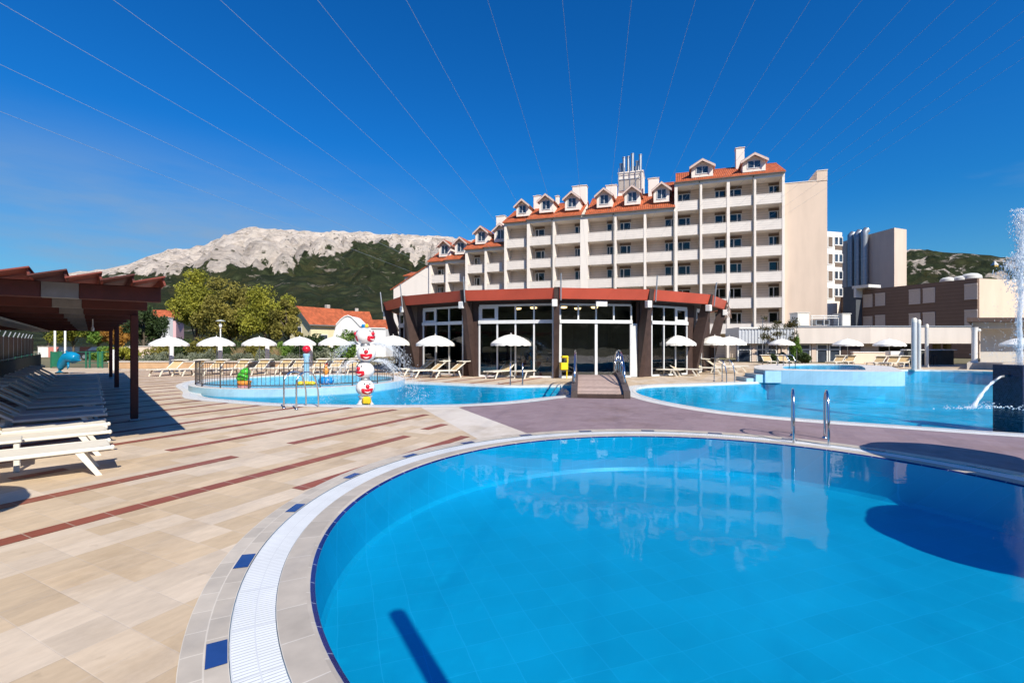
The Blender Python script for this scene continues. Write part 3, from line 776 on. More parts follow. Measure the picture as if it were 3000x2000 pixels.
def dormer(px, yo, zb, ze, za, wd, depth, set_back=.5):
    x = hx(px, yo + set_back); y = yo + set_back; h = wd / 2
    d = MB(); d.box(x - h, x + h, y, y + depth, zb, ze)
    d.add([(x - h, y, ze), (x + h, y, ze), (x, y, za - .12), (x - h, y + depth, ze), (x + h, y + depth, ze), (x, y + depth, za - .12)], [(0, 1, 2), (0, 2, 5, 3), (1, 4, 5, 2)])
    o = d.build('dormer', m_hotel, hotel)
    r = MB(); ov = .24; k = (za - ze) / h
    for s in (-1, 1):
        e = Vector((x + s * (h + ov), 0, ze - ov * k)); a = Vector((x, 0, za)); L = (a - e).length
        pts = [Vector((e.x, y - .55, e.z)), Vector((a.x, y - .55, a.z)), Vector((a.x, y + depth + .3, a.z)), Vector((e.x, y + depth + .3, e.z))]
        up = Vector((0, 0, .10))
        r.m(0).add([p + up for p in pts], [(0, 1, 2, 3) if s < 0 else (3, 2, 1, 0)], [[(0, 0), (0, L), (depth, L), (depth, 0)] if s < 0 else [(depth, 0), (depth, L), (0, L), (0, 0)]])
        r.m(1).add(pts, [(3, 2, 1, 0) if s < 0 else (0, 1, 2, 3)])
        r.m(2).add([pts[0], pts[3], pts[3] + up, pts[0] + up], [(0, 1, 2, 3)])
        # white barge board on the gable edge
        b0, b1 = pts[0] + Vector((0, -.02, -.20)), pts[1] + Vector((0, -.02, -.20))
        r.m(1).add([b0, b1, pts[1] + Vector((0, -.02, .05)), pts[0] + Vector((0, -.02, .05))], [(0, 1, 2, 3) if s < 0 else (3, 2, 1, 0)])
        r.m(2).add([pts[0] + Vector((0, -.02, .05)), pts[1] + Vector((0, -.02, .05)), pts[1] + up, pts[0] + up], [(0, 1, 2, 3)])
    r.build('dormer_roof', [m_roofred, m_dormerpink, m_pipe], o)
    w = MB(); ww = wd * .30; wz0, wz1 = zb + .42, ze - .02
    w.box(x - ww, x + ww, y - .06, y - .002, wz0 - .08, wz0); w.box(x - ww, x + ww, y - .06, y - .002, wz1, wz1 + .08)
    for xx in (x - ww, x - .04, x + ww - .08): w.box(xx, xx + .08, y - .055, y - .002, wz0, wz1)
    wo = w.build('window', m_alu, o)
    p = MB(); p.box(x - ww + .08, x - .04, y - .03, y - .004, wz0, wz1); p.box(x + .04, x + ww - .08, y - .03, y - .004, wz0, wz1); p.build('pane', m_hotelpane, o)
    return o
m_dormerpink = M('rosy barge board', (.66, .50, .44), .7, .06, 3)
def hotelpane():
    t = NT('dark glazing'); t.set(.06, 0, .8); t.base(t.ramp(t.noise(t.pos(), .8, 3), [(.3, (.02, .03, .05)), (.7, (.06, .08, .11))])); return t.m
m_hotelpane = hotelpane()

SF = [2.8 + 2.9 * k for k in range(6)]          # slab undersides
# F: tallest wing
section(1976, 2298, 0, 20.2, SF, [(1985, 2050, [(1990, 2019)], None), (2057, 2129, [(2097, 2127)], None), (2138, 2208, [(2140, 2169)], None), (2215, 2291, [(2255, 2289)], None)],
        pillars=[(1976, 1985), (2051, 2057), (2129, 2138), (2209, 2215), (2291, 2298.5)], pipes=(2049, 2206.5))
# E and D: middle
section(1706, 1976, 0, 17.3, SF[:5], [(1722, 1799, [(1781, 1799)], None), (1806, 1886, [(1819, 1845)], None), (1893, 1975, [(1951, 1974)], None)],
        pillars=[(1700, 1722), (1800, 1806), (1886, 1893)], pipes=(1797, 1973))
section(1545, 1702, 0, 17.3, SF[:5], [(1552, 1620, [(1571, 1593)], None), (1626, 1700, [(1687, 1700)], None)], pillars=[(1544, 1552), (1620, 1625)], pipes=(1618,))
section(1478, 1547, .45, 17.3, SF[:5], [(1484, 1546, [], 1541)], pillars=[(1477.5, 1484)])
section(1420, 1482, 1.35, 14.4, SF[:4], [(1426, 1481, [], 1470)], pillars=[(1420, 1426)])
section(1364, 1423, 1.8, 14.4, SF[:4], [(1370, 1422, [(1393, 1404)], 1416)], pillars=[(1363.5, 1370)])
SA = [-.1 + 2.7 * k + 2.6 for k in range(4)]
section(1306, 1370, 3.1, 13.3, SA, [(1312, 1369, [], 1350)], pillars=[(1306, 1312)])
section(1258, 1310, 3.5, 13.3, SA, [(1263.5, 1309, [(1285, 1298)], 1303)], pillars=[(1257.5, 1263.5)])
# roofs
gable_roof(hx(1979), hx(2299), 0, 20.75, 2.5, 4.6)
gable_roof(hx(1716), hx(1979) - .05, 0, 17.85, 3.3, 4.9)
gable_roof(hx(1545), hx(1704), 0, 17.85, 3.1, 4.9)
gable_roof(hx(1474, .45), hx(1545) - .05, .45, 17.8, 2.7, 4.6)
gable_roof(hx(1417, 1.35), hx(1474, .45) - .1, 1.35, 14.95, 3.0, 4.6)
gable_roof(hx(1361, 1.8), hx(1417, 1.35) - .05, 1.8, 14.9, 2.6, 4.4)
gable_roof(hx(1302, 3.1), hx(1361, 1.8) - .1, 3.1, 13.85, 2.9, 4.6)
gable_roof(hx(1255, 3.5), hx(1302, 3.1) - .05, 3.5, 13.8, 2.6, 4.4)
for px in (1600, 1676): dormer(px, 0, 18.7, 20.2, 20.95, 1.85, 3.6)
dormer(1531, .45, 18.6, 20.0, 20.75, 1.75, 3.4)
for px in (1770, 1852, 1938): dormer(px, 0, 18.7, 20.2, 20.95, 1.85, 3.6)
dormer(2057, 0, 21.15, 22.35, 23.05, 2.35, 3.4, .25); dormer(2209, 0, 21.15, 22.35, 23.05, 2.35, 3.4, .25)
dormer(1411, 1.8, 15.6, 17.2, 18.0, 1.9, 3.4); dormer(1467, 1.35, 15.6, 17.2, 18.0, 1.9, 3.4)
dormer(1303, 3.5, 14.5, 16.1, 16.9, 1.9, 3.4); dormer(1350, 3.1, 14.6, 16.2, 17.0, 1.9, 3.4)
# upper rear body and end wall
def hbox(pxa, pxb, y0, y1, z0, z1, name, mat, yo=None):
    m_ = MB(); yo = y0 if yo is None else yo; m_.box(hx(pxa, yo), hx(pxb, yo), y0, y1, z0, z1); return m_.build(name, mat, hotel)
hbox(1300, 2296, 6.2, 12, 0, 13.2, 'rear_wall', m_hotel, 0)
hbox(1480, 2296, 5.9, 11.5, 13.2, 17.2, 'rear_wall', m_hotel, 0)
hbox(1925, 2296, 5.6, 11, 17.2, 20.6, 'rear_wall', m_pink, 0)
gable_roof(hx(1921, 4.5), hx(1982, 4.5), 4.0, 20.9, 2.0, 2.8)
hbox(2298.6, 2426, .35, 9, 0, 19.45, 'end_wall', m_pink, 0); hbox(2395, 2426.3, .30, 4, 19.40, 20.5, 'end_wall', m_pink, 0)
cp = MB(); cp.box(hx(2297), hx(2396), .30, 9, 19.45, 19.52); cp.box(hx(2394), hx(2427.5), .25, 4.1, 20.5, 20.57); cp.build('coping', m_hotel, hotel)
# chimneys
def chimney(px, yo, wd, dp, z0, z1, cap=True):
    c = MB(); x = hx(px, yo); c.bbox(x - wd / 2, x + wd / 2, yo, yo + dp, z0, z1, .03)
    if cap: c.bbox(x - wd / 2 - .07, x + wd / 2 + .07, yo - .07, yo + dp + .07, z1, z1 + .09, .02)
    c.m(1).box(x - wd * .2, x + wd * .2, yo + dp * .3, yo + dp * .7, z1 + .09, z1 + .27)
    return c.build('chimney', [m_hotel, m_pipe], hotel)
chimney(1573, 3.6, 1.0, .9, 19.5, 21.9); chimney(1697, 3.4, 1.9, 1.0, 19.5, 22.6); chimney(1790, 4.2, 1.4, 1.0, 20, 22.5)
chimney(1466, 2.6, 1.3, 1.0, 16.5, 19.3); chimney(2168, 3.6, .95, .9, 22, 25.2); chimney(1914, 3.8, 1.3, 1, 19.8, 22.7)
chimney(1632, 4.6, .5, .5, 20.6, 21.9)
# vent tower with steel flues
vt = MB(); xa, xb = hx(1811, 5), hx(1884, 5); vt.box(xa, xb, 5, 8.2, 18, 24.2)
vt.m(1).box(xa + .1, xb - .5, 4.9, 5.0, 21.9, 23.3)
vt.m(0).box(xa - .05, xb + .05, 4.9, 8.3, 24.2, 24.35)
tw = vt.build('vent_tower', [m_hotel, m_concrete], hotel)
fr = MB()
for k in range(5): x = xa + .05 + k * (xb - xa - .3) / 4; fr.box(x, x + .07, 4.84, 4.90, 21.8, 24.9)
for z in (21.85, 23.3, 24.05): fr.box(xa, xb - .2, 4.82, 4.86, z, z + .07)
fr.tube([(xb - .3, 4.8, 23.9), (xb - 1.6, 4.8, 21.9)], .05, 6)
fr.build('bracing', m_galv, tw)
for k, (px, h) in enumerate(((1828, 2.1), (1840, 2.25), (1853, 2.45), (1866, 1.5), (1876, 2.2), (1819, 1.4))):
    t = MB(); x = hx(px, 5.6); t.lathe([(.19, 0), (.19, h), (.23, h), (.23, h + .1), (.02, h + .16)], 14, (x, 5.5 + .3 * (k % 2), 24.3)); smooth_by_angle(t.build('flue', m_galv, tw))
t = MB(); t.lathe([(.65, 0), (.5, .7), (.5, 1.1), (.42, 1.15)], 16, (hx(1866, 6.6), 6.6, 24.3)); smooth_by_angle(t.build('flue', m_galv, tw))
# lean-to wing at the far end with a long sloping roof line
lw = MB(); yo = 3.7; xa, xb = hx(1153, yo), hx(1257, yo)
za, zb = hz(843, 1153, yo), hz(776, 1257, yo)
P = [(xa, 0), (xb, 0), (xb, zb), (xa, za)]
lw.add([(x, yo, z) for x, z in P] + [(x, yo + 7, z) for x, z in P], [(0, 1, 2, 3), (7, 6, 5, 4), (1, 5, 6, 2), (0, 3, 7, 4)])
lo = lw.build('wing_wall', m_hotel, hotel)
lr = MB(); lr.add([(xa - .5, yo - .15, za - .25), (xb, yo - .15, zb + .05), (xb, yo + 7.2, zb + .05), (xa - .5, yo + 7.2, za - .25)], [(0, 1, 2, 3)], [[(0, 0), (0, 6), (7, 6), (7, 0)]])
lr.add([(xa - .5, yo - .15, za - .37), (xb, yo - .15, zb - .07), (xb, yo - .15, zb + .05), (xa - .5, yo - .15, za - .25)], [(0, 1, 2, 3)])
lr.build('wing_roof', m_roofred, lo)
hbox(1186, 1232, 14, 17, 0, hz(806, 1210, 14), 'rear_wall', m_hotel, 14)
gr = MB(); xa, xb = hx(1182, 13.8), hx(1236, 13.8); z0 = hz(806, 1210, 13.8); gr.add([(xa, 13.6, z0), (xb, 13.6, z0), (xb - .4, 16, z0 + .9), (xa + .4, 16, z0 + .9)], [(0, 1, 2, 3)], [[(0, 0), (3, 0), (3, 2), (0, 2)]]); gr.box(xa, xb, 13.6, 17, z0 - .1, z0 - .01); gr.build('roof', m_roofred, hotel)

# ================================================================== pavilion
PC = Vector((2.7, 34.0, 0)); RT, RB, RG = 11.35, 10.35, 10.35
pav = thing('pool_pavilion', 'round glazed pavilion with dark leaning timber ribs and a red fascia', 'pavilion', (PC.x, PC.y, 0))
def pol(a, r, z=0.0): return Vector((r * sin(a), -r * cos(a), z))
VA = [radians(-3 + 24 * k) for k in range(-7, 8)]
ZT, ZB = 4.30, 3.80
def seg(name, mat, a0, a1, prof, parent=pav, mb=None):
    """flat panel between two rib angles swept through a profile of (radius, height)"""
    m_ = mb or MB(); n = len(prof)
    v = [pol(a0, r, z) for r, z in prof] + [pol(a1, r, z) for r, z in prof]
    m_.add(v, [(i, (i + 1) % n, n + (i + 1) % n, n + i) for i in range(n)] + [list(range(n))[::-1], list(range(n, 2 * n))])
    return m_ if mb else m_.build(name, mat, parent)
for i in range(len(VA)):
    a0, a1 = VA[i], VA[i] + radians(24)
    e = radians(.55)
    seg('fascia', m_red, a0 + e, a1 - e, [(RT, ZT), (RT - .16, ZB), (RT - .34, ZB), (RT - .2, ZT)])
    seg('soffit', m_soffit, a0, a1, [(RT - .25, ZB + .02), (9.6, ZB - .02), (9.6, ZB + .12), (RT - .25, ZB + .14)])
rf = MB(); n = 60; K = [(RT - .1, ZT - .06), (8, ZT + .03), (4, ZT + .35), (.3, ZT + .55)]
rf.lathe(K, 15, (0, 0, 0)); ro = rf.build('roof', m_roofsheet if 'm_roofsheet' in globals() else m_concrete, pav); ro.rotation_euler = (0, 0, radians(-3 - 90))
for a in VA:                                       # leaning ribs
    r = MB(); s = Vector((cos(a), sin(a), 0)) * .13
    prof = [(9.72, 0), (10.50, 0), (RT - .04, ZB - .04), (RT + .02, ZT + .03), (RT - .38, ZT + .03), (10.85, ZB)]
    n = len(prof); v = [pol(a, q, z) - s for q, z in prof] + [pol(a, q, z) + s for q, z in prof]
    r.add(v, [(i, (i + 1) % n, n + (i + 1) % n, n + i) for i in range(n)] + [list(range(n))[::-1], list(range(n, 2 * n))]); r.build('rib', m_brownwood, pav)
    if abs(a) < radians(80):
        p = MB(); q = pol(a + radians(.9), RT + .05); p.tube([q + Vector((0, 0, 3.7)), q * 1.012 + Vector((0, 0, 4.95))], .035, 8); p.build('rod', m_galv, pav)
        f_ = MB(); c = pol(a - radians(.55), RT - .15); T = Matrix.Translation(c + Vector((0, 0, 3.62))) @ Matrix.Rotation(a, 4, 'Z'); f_.bbox(-.13, .13, -.16, .1, -.20, .14, .02, T); f_.build('floodlight', m_white_paint, pav)
def bay(i, t0, t1, cols, rows_, door=False, name='window', base=.02, ztop=3.55, transom=2.68):
    """glazing set in bay i (between rib i and i+1); t0..t1 fraction of the bay"""
    A, B = pol(VA[i], RG), pol(VA[i] + radians(24), RG); ux = (B - A).normalized(); L = (B - A).length
    nrm = Vector((ux.y, -ux.x, 0))                 # outward
    T = Matrix(((ux.x, -nrm.x, 0, A.x), (ux.y, -nrm.y, 0, A.y), (0, 0, 1, 0), (0, 0, 0, 1)))
    a, b = t0 * L, t1 * L; f_ = MB(); fw = .075
    xs = [a + (b - a) * k / cols for k in range(cols + 1)]
    f_.box(a, b, -.07, .05, ztop, ztop + .10, T); f_.box(a - .04, b + .04, -.12, .05, transom, transom + .17, T)
    for k, x in enumerate(xs):
        if door and k in (1, 3): f_.box(x - fw / 2, x + fw / 2, -.06, .04, transom + .17, ztop, T)
        else:
            f_.box(x - fw / 2, x + fw / 2, -.06, .04, transom + .17, ztop, T); f_.box(x - fw / 2 - (.03 if door else 0), x + fw / 2 + (.03 if door else 0), -.06, .04, base, transom, T)
    f_.box(a, b, -.065, .045, base - .02, base + .07, T)
    if door: f_.box(b - .02, b + .30, -.08, .05, base, transom, T)
    else:                                          # one opening sash with a wider frame
        k = 0 if i < 7 else cols - 1
        x0, x1 = xs[k] + fw / 2, xs[k + 1] - fw / 2
        for bx in ((x0, x0 + .1, transom + .17, ztop), (x1 - .1, x1, transom + .17, ztop), (x0 + .1, x1 - .1, ztop - .1, ztop), (x0 + .1, x1 - .1, transom + .17, transom + .27)): f_.box(bx[0], bx[1], -.055, .035, bx[2], bx[3], T)
    o = f_.build('sliding_door' if door else 'window', m_alu, pav)
    g_ = MB(); g_.box(a + .02, b - .02, -.012, .0, base + .02, ztop + .02, T); g_.build('pane', m_glass, o)
    # dark timber wall around the glazing
    w_ = MB(); 
    if t0 > .03: w_.box(.02, a, -.03, .08, 0, ZB, T)
    if t1 < .97: w_.box(b + (.30 if door else 0), L - .02, -.03, .08, 0, ZB, T)
    w_.box(a, b, -.03, .08, ztop + .1, ZB, T)
    w_.build('timber_wall', m_brownwood, pav)
# rib index 7 is the one facing the camera
bay(7, .045, .895, 4, 2, door=True); bay(6, .085, .965, 4, 2); bay(8, .20, .85, 3, 2); bay(5, .12, .84, 3, 2); bay(4, .05, .32, 1, 2); bay(9, .12, .42, 1, 2)
for i in (0, 1, 2, 3, 10, 11, 12, 13, 14):
    seg('timber_wall', m_brownwood, VA[i], VA[i] + radians(24), [(RG, 0), (RG, ZB), (RG - .15, ZB), (RG - .15, 0)])
fl = MB(); fl.lathe([(10.0, .0), (10.0, .012)], 30); fl.build('floor', m_dark, pav)
inn = MB(); inn.lathe([(4.2, 0.01), (4.2, 3.7)], 24); inn.build('inner_wall', m_dark, pav)
cei = MB(); cei.lathe([(10.0, 3.70), (10.0, 3.74)], 30); cei.build('ceiling', m_soffit, pav)
def lamp_mat(name, col, st):
    t = NT(name); t.p.inputs['Emission Color'].default_value = (*col, 1); t.p.inputs['Emission Strength'].default_value = st; t.base(col); return t.m
m_lamp = lamp_mat('warm ceiling lamp', (1, .62, .28), 4.0)
for a, r in ((-12, 7.2), (1, 7.5), (9, 6.6), (14, 7.6), (-20, 6.9)):
    l = MB(); l.lathe([(.02, -.10), (.16, -.08), (.2, 0)], 12, (0, 0, 0)); o = l.build('ceiling_lamp', m_lamp, pav, loc=pol(radians(a), r, 3.70))
sg = MB(); A = pol(radians(8.6), RT - .55, 3.60); T = Matrix.Translation(A) @ Matrix.Rotation(radians(9), 4, 'Z'); sg.bbox(-.28, .28, -.05, .05, -.13, .13, .01, T); sg.build('door_heater', m_white_paint, pav)
# tangle of bare lightning wires on the shaded corner
wb = MB(); random.seed(5)
for k in range(26):
    a = VA[9] + radians(23 + k * .55 + random.uniform(-.3, .3)); q = pol(a, RT + .06, ZT - random.uniform(.0, .25)); d = random.uniform(.5, 1.0)
    wb.tube([q, q + Vector((random.uniform(-.1, .16), random.uniform(-.12, .05), -d * .5)), q + Vector((random.uniform(-.15, .2), random.uniform(-.1, .1), -d))], .014, 5)
wb.build('hanging_vine', M('dry twigs', (.30, .20, .16), .8, .2, 9), pav)
# ================================================================== right-hand buildings
def wall_frame(A, B):
    """frame with x along the wall A->B, y inwards (away from the viewer)"""
    A = Vector((*A, 0)); B = Vector((*B, 0)); u = (B - A).normalized(); nn = Vector((-u.y, u.x, 0))
    return A, u, nn, (B - A).length
def along(A, u, px):
    """distance along the wall line where the sight line of photo column px meets it"""
    t = (px - 1500) / F                                   # X = t*Y
    den = u.x - t * u.y
    return (t * A.y - A.x) / den
def zpt(A, u, s, py): P = A + u * s; return CH + (HZ - py) * P.y / F

# --- low wing with a cream fascia band
low = thing('terrace_wing', 'long low wing with a cream fascia band above dark windows behind the lagoon pool', 'building', (28, 42.6, 0))
o_ = Vector((28, 42.6, 0))
def lbox(A, u, nn, s0, s1, y0, y1, z0, z1, mb):
    T = Matrix(((u.x, nn.x, 0, A.x - o_.x), (u.y, nn.y, 0, A.y - o_.y), (0, 0, 1, 0), (0, 0, 0, 1)))
    return mb.box(s0, s1, y0, y1, z0, z1, T)
A1, B1 = (Xat(2165, 44.2), 44.2), (Xat(2549, 42.2), 42.2)
A2, B2 = (Xat(2549, 42.2), 42.2), (Xat(2850, 42.4), 42.4)
m_cream_band = plaster('cream render', (.70, .63, .565), .05)
def band(A_, B_, s0, name, zb, zt):
    A, u, nn, L = wall_frame(A_, B_); m_ = MB(); lbox(A, u, nn, s0, L, 0, 6, zb, zt, m_); m_.m(1); lbox(A, u, nn, s0, L, -.06, 6.02, zt, zt + .10, m_)
    m_.build(name, [m_cream_band, m_galv], low)
A, u, nn, L = wall_frame(A1, B1)
zb1, zt1 = zpt(A, u, L * .6, 1006), zpt(A, u, L * .6, 958)
band(A1, B1, along(A, u, 2328), 'fascia', zb1, zt1); band(A2, B2, 0.01, 'fascia', zb1, zt1)
rb = MB(); s1 = along(A, u, 2328)                         # ribbed metal end of the wing
lbox(A, u, nn, 0, s1 - .01, .05, 5, zb1, zt1 - .12, rb)
k = 0.0
while k < s1 - .2: lbox(A, u, nn, k, k + .12, -.0, .05, zb1, zt1 - .12, rb); k += .27
rb.m(1); lbox(A, u, nn, 0, s1 - .01, -.08, 5, zt1 - .12, zt1 + .03, rb)
rb.build('ribbed_panel', [M('pale ribbed metal', (.60, .63, .67), .45, .05, 3, .2), m_white_paint], low)
bw = MB(); lbox(A, u, nn, 0, L, .9, 1.1, 0, zb1, bw); A_, u_, nn_, L_ = wall_frame(A2, B2); lbox(A_, u_, nn_, 0, along(A_, u_, 2600), .9, 1.1, 0, zb1, bw); bw.build('back_wall', m_tan, low)
for (a, b_) in ((2166, 2206), (2222, 2252), (2254, 2283), (2314, 2345), (2349, 2383), (2400, 2434), (2437, 2472)):
    sa, sb = along(A, u, a), along(A, u, b_)
    w_ = MB(); zt = zb1 - .05; zm = zpt(A, u, sa, 1024)
    for (x0, x1, z0, z1) in ((sa, sa + .1, 0, zt), (sb - .1, sb, 0, zt), (sa + .1, sb - .1, zt - .08, zt), (sa + .1, sb - .1, zm - .05, zm + .05)): lbox(A, u, nn, x0, x1, .55, .68, z0, z1, w_)
    o = w_.build('window', m_white_paint, low); p = MB(); lbox(A, u, nn, sa + .1, sb - .1, .62, .65, .02, zt - .08, p); p.build('pane', m_hotelpane, o)
for (a, b_) in ((2207, 2221), (2285, 2312), (2385, 2398), (2474, 2530)):
    p = MB(); lbox(A, u, nn, along(A, u, a), along(A, u, b_), .5, .9, 0, zb1, p); p.build('pier', m_tan if a < 2400 else m_brownwood, low)
# recess of the pool bar further east: floor-level room under the band
rc = MB(); lbox(A_, u_, nn_, along(A_, u_, 2600), L_, 5.6, 5.8, 0, zb1, rc); lbox(A_, u_, nn_, along(A_, u_, 2597), along(A_, u_, 2600), .9, 5.8, 0, zb1, rc); rc.build('back_wall', m_dark, low)
for px in (2786, 2818):
    p = MB(); s = along(A_, u_, px); lbox(A_, u_, nn_, s - .2, s + .2, 1.2, 1.6, 0, zb1, p); p.build('pier', M('olive render', (.22, .19, .12), .8, .1), low)

# --- brown clad block with shuttered windows
blk = thing('brown_block', 'brown clad hotel block with closed grey roller shutters and a pink end wall', 'building', (50, 60, 0))
Ab, Bb = (Xat(2425, 70), 70), (Xat(2863, 53.5), 53.5)
A, u, nn, L = wall_frame(Ab, Bb); o_ = Vector((50, 60, 0))
m_ = MB(); zt = zpt(A, u, L, 815); lbox(A, u, nn, along(A, u, 2520), L, 0, 9, 0, zt, m_); m_.build('clad_wall', m_cladding, blk)
m_ = MB(); T_ = along(A, u, 2520); lbox(A, u, nn, 0, T_, 1.2, 8, 0, zpt(A, u, T_ * .5, 868), m_); m_.build('side_wall', m_cladding, blk)
# end wall facing the sun: turns the corner eastwards
Ae = Vector((*Bb, 0)); e2 = MB()
e2.prism([(Ae.x - o_.x + .02, Ae.y - o_.y + .05), (Ae.x - o_.x + 16, Ae.y - o_.y + 3.5), (Ae.x - o_.x + 18, Ae.y - o_.y + 11), (Ae.x - o_.x + 2.5, Ae.y - o_.y + 10)], 0, zt - .02); e2.build('end_wall', m_pink, blk)
m_blind = M('grey roller shutter', (.60, .53, .49), .6, .05, 6)
for (a, b_, t0, t1) in ((2531, 2555, 866, 898), (2566, 2592, 862, 894), (2665, 2695, 851, 889), (2706, 2738, 847, 885), (2828, 2862, 835, 875), (2531, 2555, 930, 960), (2566, 2592, 926, 960), (2665, 2695, 921, 960), (2706, 2738, 918, 960), (2828, 2862, 911, 956)):
    sa, sb = along(A, u, a), along(A, u, b_); zz1, zz0 = zpt(A, u, (sa + sb) / 2, t0), zpt(A, u, (sa + sb) / 2, t1)
    f_ = MB(); lbox(A, u, nn, sa - .06, sb + .06, -.10, .0, zz1, zz1 + .16, f_); lbox(A, u, nn, sa - .06, sa, -.05, .0, zz0, zz1, f_); lbox(A, u, nn, sb, sb + .06, -.05, .0, zz0, zz1, f_); lbox(A, u, nn, sa - .06, sb + .06, -.09, .0, zz0 - .08, zz0, f_)
    o = f_.build('window', m_blind, blk); s_ = MB(); z = zz0
    while z < zz1 - .02: lbox(A, u, nn, sa, sb, -.035, -.0, z + .006, min(z + .10, zz1), s_); z += .105
    s_.build('shutter', m_blind, o)
c_ = MB(); s0, s1 = along(A, u, 2488), along(A, u, 2526); lbox(A, u, nn, s0, s1, -1.2, 1.0, 0, zpt(A, u, s0, 843), c_); c_.build('duct', M('dark grey cladding', (.085, .095, .11), .5, .1, 2), blk)
c_ = MB(); lbox(A, u, nn, s1 - .5, along(A, u, 2564), -1.25, 1.05, zpt(A, u, s1, 846), zpt(A, u, s1, 838), c_); lbox(A, u, nn, s1 - .25, s1 + .05, -1.26, .9, zpt(A, u, s1, 872), zpt(A, u, s1, 846), c_); c_.build('duct_cap', m_white_paint, blk)
m_vent = M('white vent cowl', (.62, .62, .58), .5, .06, 4)
def cowl(px, py, r, d, label):
    t = thing('roof_vent', label, 'vent', (Xat(px, d), d, zt - .1), group='roof vents on the brown block')
    b_ = MB(); b_.lathe([(r * .5, 0), (r * .5, r * .55)], 14); b_.build('stem', m_galv, t)
    b_ = MB(); b_.lathe([(r * .9, r * .45), (r, r * .6), (r * .95, r * .95), (r * .6, r * 1.2), (.05, r * 1.3)], 18); smooth_by_angle(b_.build('cowl', m_vent, t))
cowl(2776, 818, .75, 59, 'white roof vent, the lowest one on the brown block'); cowl(2815, 818, .8, 58.3, 'white roof vent between two others on the brown block'); cowl(2845, 812, 1.0, 57.8, 'largest white roof vent on the brown block')

# --- tower with three flues
tow = thing('stair_tower', 'tall windowless tan tower with three silver flues up its side', 'tower', (57, 76, 0))
o_ = Vector((57, 76, 0)); At, Bt = (Xat(2467, 82), 82), (Xat(2620, 72), 72); A, u, nn, L = wall_frame(At, Bt)
ztow = zpt(A, u, L, 667); C3 = Vector((Xat(2656, 73.2), 73.2, 0)); D3 = C3 + nn * 9
m_ = MB(); P = [(At[0], At[1]), (Bt[0], Bt[1]), (C3.x, C3.y), (C3.x * 1.17, C3.y * 1.19), (At[0] * 1.08, At[1] * 1.10)]
m_.prism([(x - o_.x, y - o_.y) for x, y in P], 0, ztow); m_.build('tower_wall', m_tan, tow)
for px in (2503, 2523, 2543):
    s = along(A, u, px); r = .50; q = A + u * s - nn * (r + .1) - o_
    t = MB(); t.tube([(q.x, q.y, 5), (q.x, q.y, ztow - .3), (q.x, q.y, ztow + .45), (q.x + nn.x * .4, q.y + nn.y * .4, ztow + .8)], r, 16); o = t.build('flue', M('dull flue metal', (.34, .37, .40), .42, .12, 3, .55), tow); smooth_by_angle(o, 50)
    for z in range(6, int(ztow), 3):
        b_ = MB(); b_.lathe([(r + .03, 0), (r + .03, .12)], 16, (q.x, q.y, z)); b_.build('flue_collar', m_galv, o)
shd = MB(); sa, sb = along(A, u, 2489), along(A, u, 2496); lbox(A, u, nn, sa, sb, -.5, 0, 4, ztow - .6, shd); shd.build('recess_shade_strip', m_soffit, tow)  # dark strip put in for the shade of the recess beside the flues
# --- white facade between hotel and tower
wf = thing('white_annex', 'white annex facade with square windows between the hotel end wall and the tower', 'building', (45, 69, 0))
o_ = Vector((45, 69, 0)); A, u, nn, L = wall_frame((Xat(2405, 68.5), 68.5), (Xat(2467, 69.5), 69.5))
m_ = MB(); ztop = zpt(A, u, L, 681); lbox(A, u, nn, 0, L, 0, 5, 0, ztop, m_); m_.build('wall', m_hotel, wf)
for k in range(4):
    y0 = 694 + k * 50
    for (a, b_, tp, bt, mat) in ((2426, 2438, y0, y0 + 29, m_shutter), (2445, 2467, y0 + 1, y0 + 22, m_hotelpane)):
        sa, sb = along(A, u, a), along(A, u, b_); z1, z0 = zpt(A, u, sa, tp), zpt(A, u, sa, bt)
        f_ = MB()
        for (x0, x1, q0, q1) in ((sa - .08, sa, z0, z1), (sb, sb + .08, z0, z1), (sa - .08, sb + .08, z1, z1 + .1), (sa - .08, sb + .08, z0 - .14, z0)): lbox(A, u, nn, x0, x1, -.07, 0, q0, q1, f_)
        if b_ > 2460: lbox(A, u, nn, (sa + sb) / 2 - .12, (sa + sb) / 2 + .12, -.06, 0, z0, z1, f_)
        o = f_.build('window', m_white_paint, wf); p = MB(); lbox(A, u, nn, sa, sb, -.03, -.001, z0, z1, p); p.build('pane', mat, o)
    sa, sb = along(A, u, 2446), along(A, u, 2467); p = MB(); lbox(A, u, nn, sa, sb, -.05, -.001, zpt(A, u, sa, y0 + 37), zpt(A, u, sa, y0 + 26), p); p.build('spandrel', m_shutter, wf)

# --- pool bar kiosk at the far right
kio = thing('bar_kiosk', 'pale grey pool bar kiosk with a dark overhanging roof and round column', 'kiosk', (31, 32.5, 0)); o_ = Vector((31, 32.5, 0))
zk0 = Zat(942, 31.5)
def kprism(px, Y, dep, z0, z1, m_=None):             # the kiosk's west side runs back along a slant
    xa, xb = Xat(px, Y), Xat(px, Y) * (Y + dep) / Y * 1.01
    return (m_ or MB()).prism([(xa - o_.x, Y - o_.y), (46 - o_.x, Y - o_.y), (50 - o_.x, Y + dep - o_.y), (xb - o_.x, Y + dep - o_.y)], z0, z1)
kprism(2832, 31.5, 6, zk0, Zat(930, 31.5)).build('roof', m_brownwood, kio)
m_ = kprism(2848, 32.2, 4.6, Zat(962, 32.2), zk0 - .003); kprism(2872, 33.5, 3, .42, Zat(962, 32.2), m_)
m_.build('wall', M('grey kiosk render', (.46, .43, .39), .8, .06, 1), kio)
kprism(2833, 31.4, 5.6, 0, .42).build('plinth', m_concrete, kio)
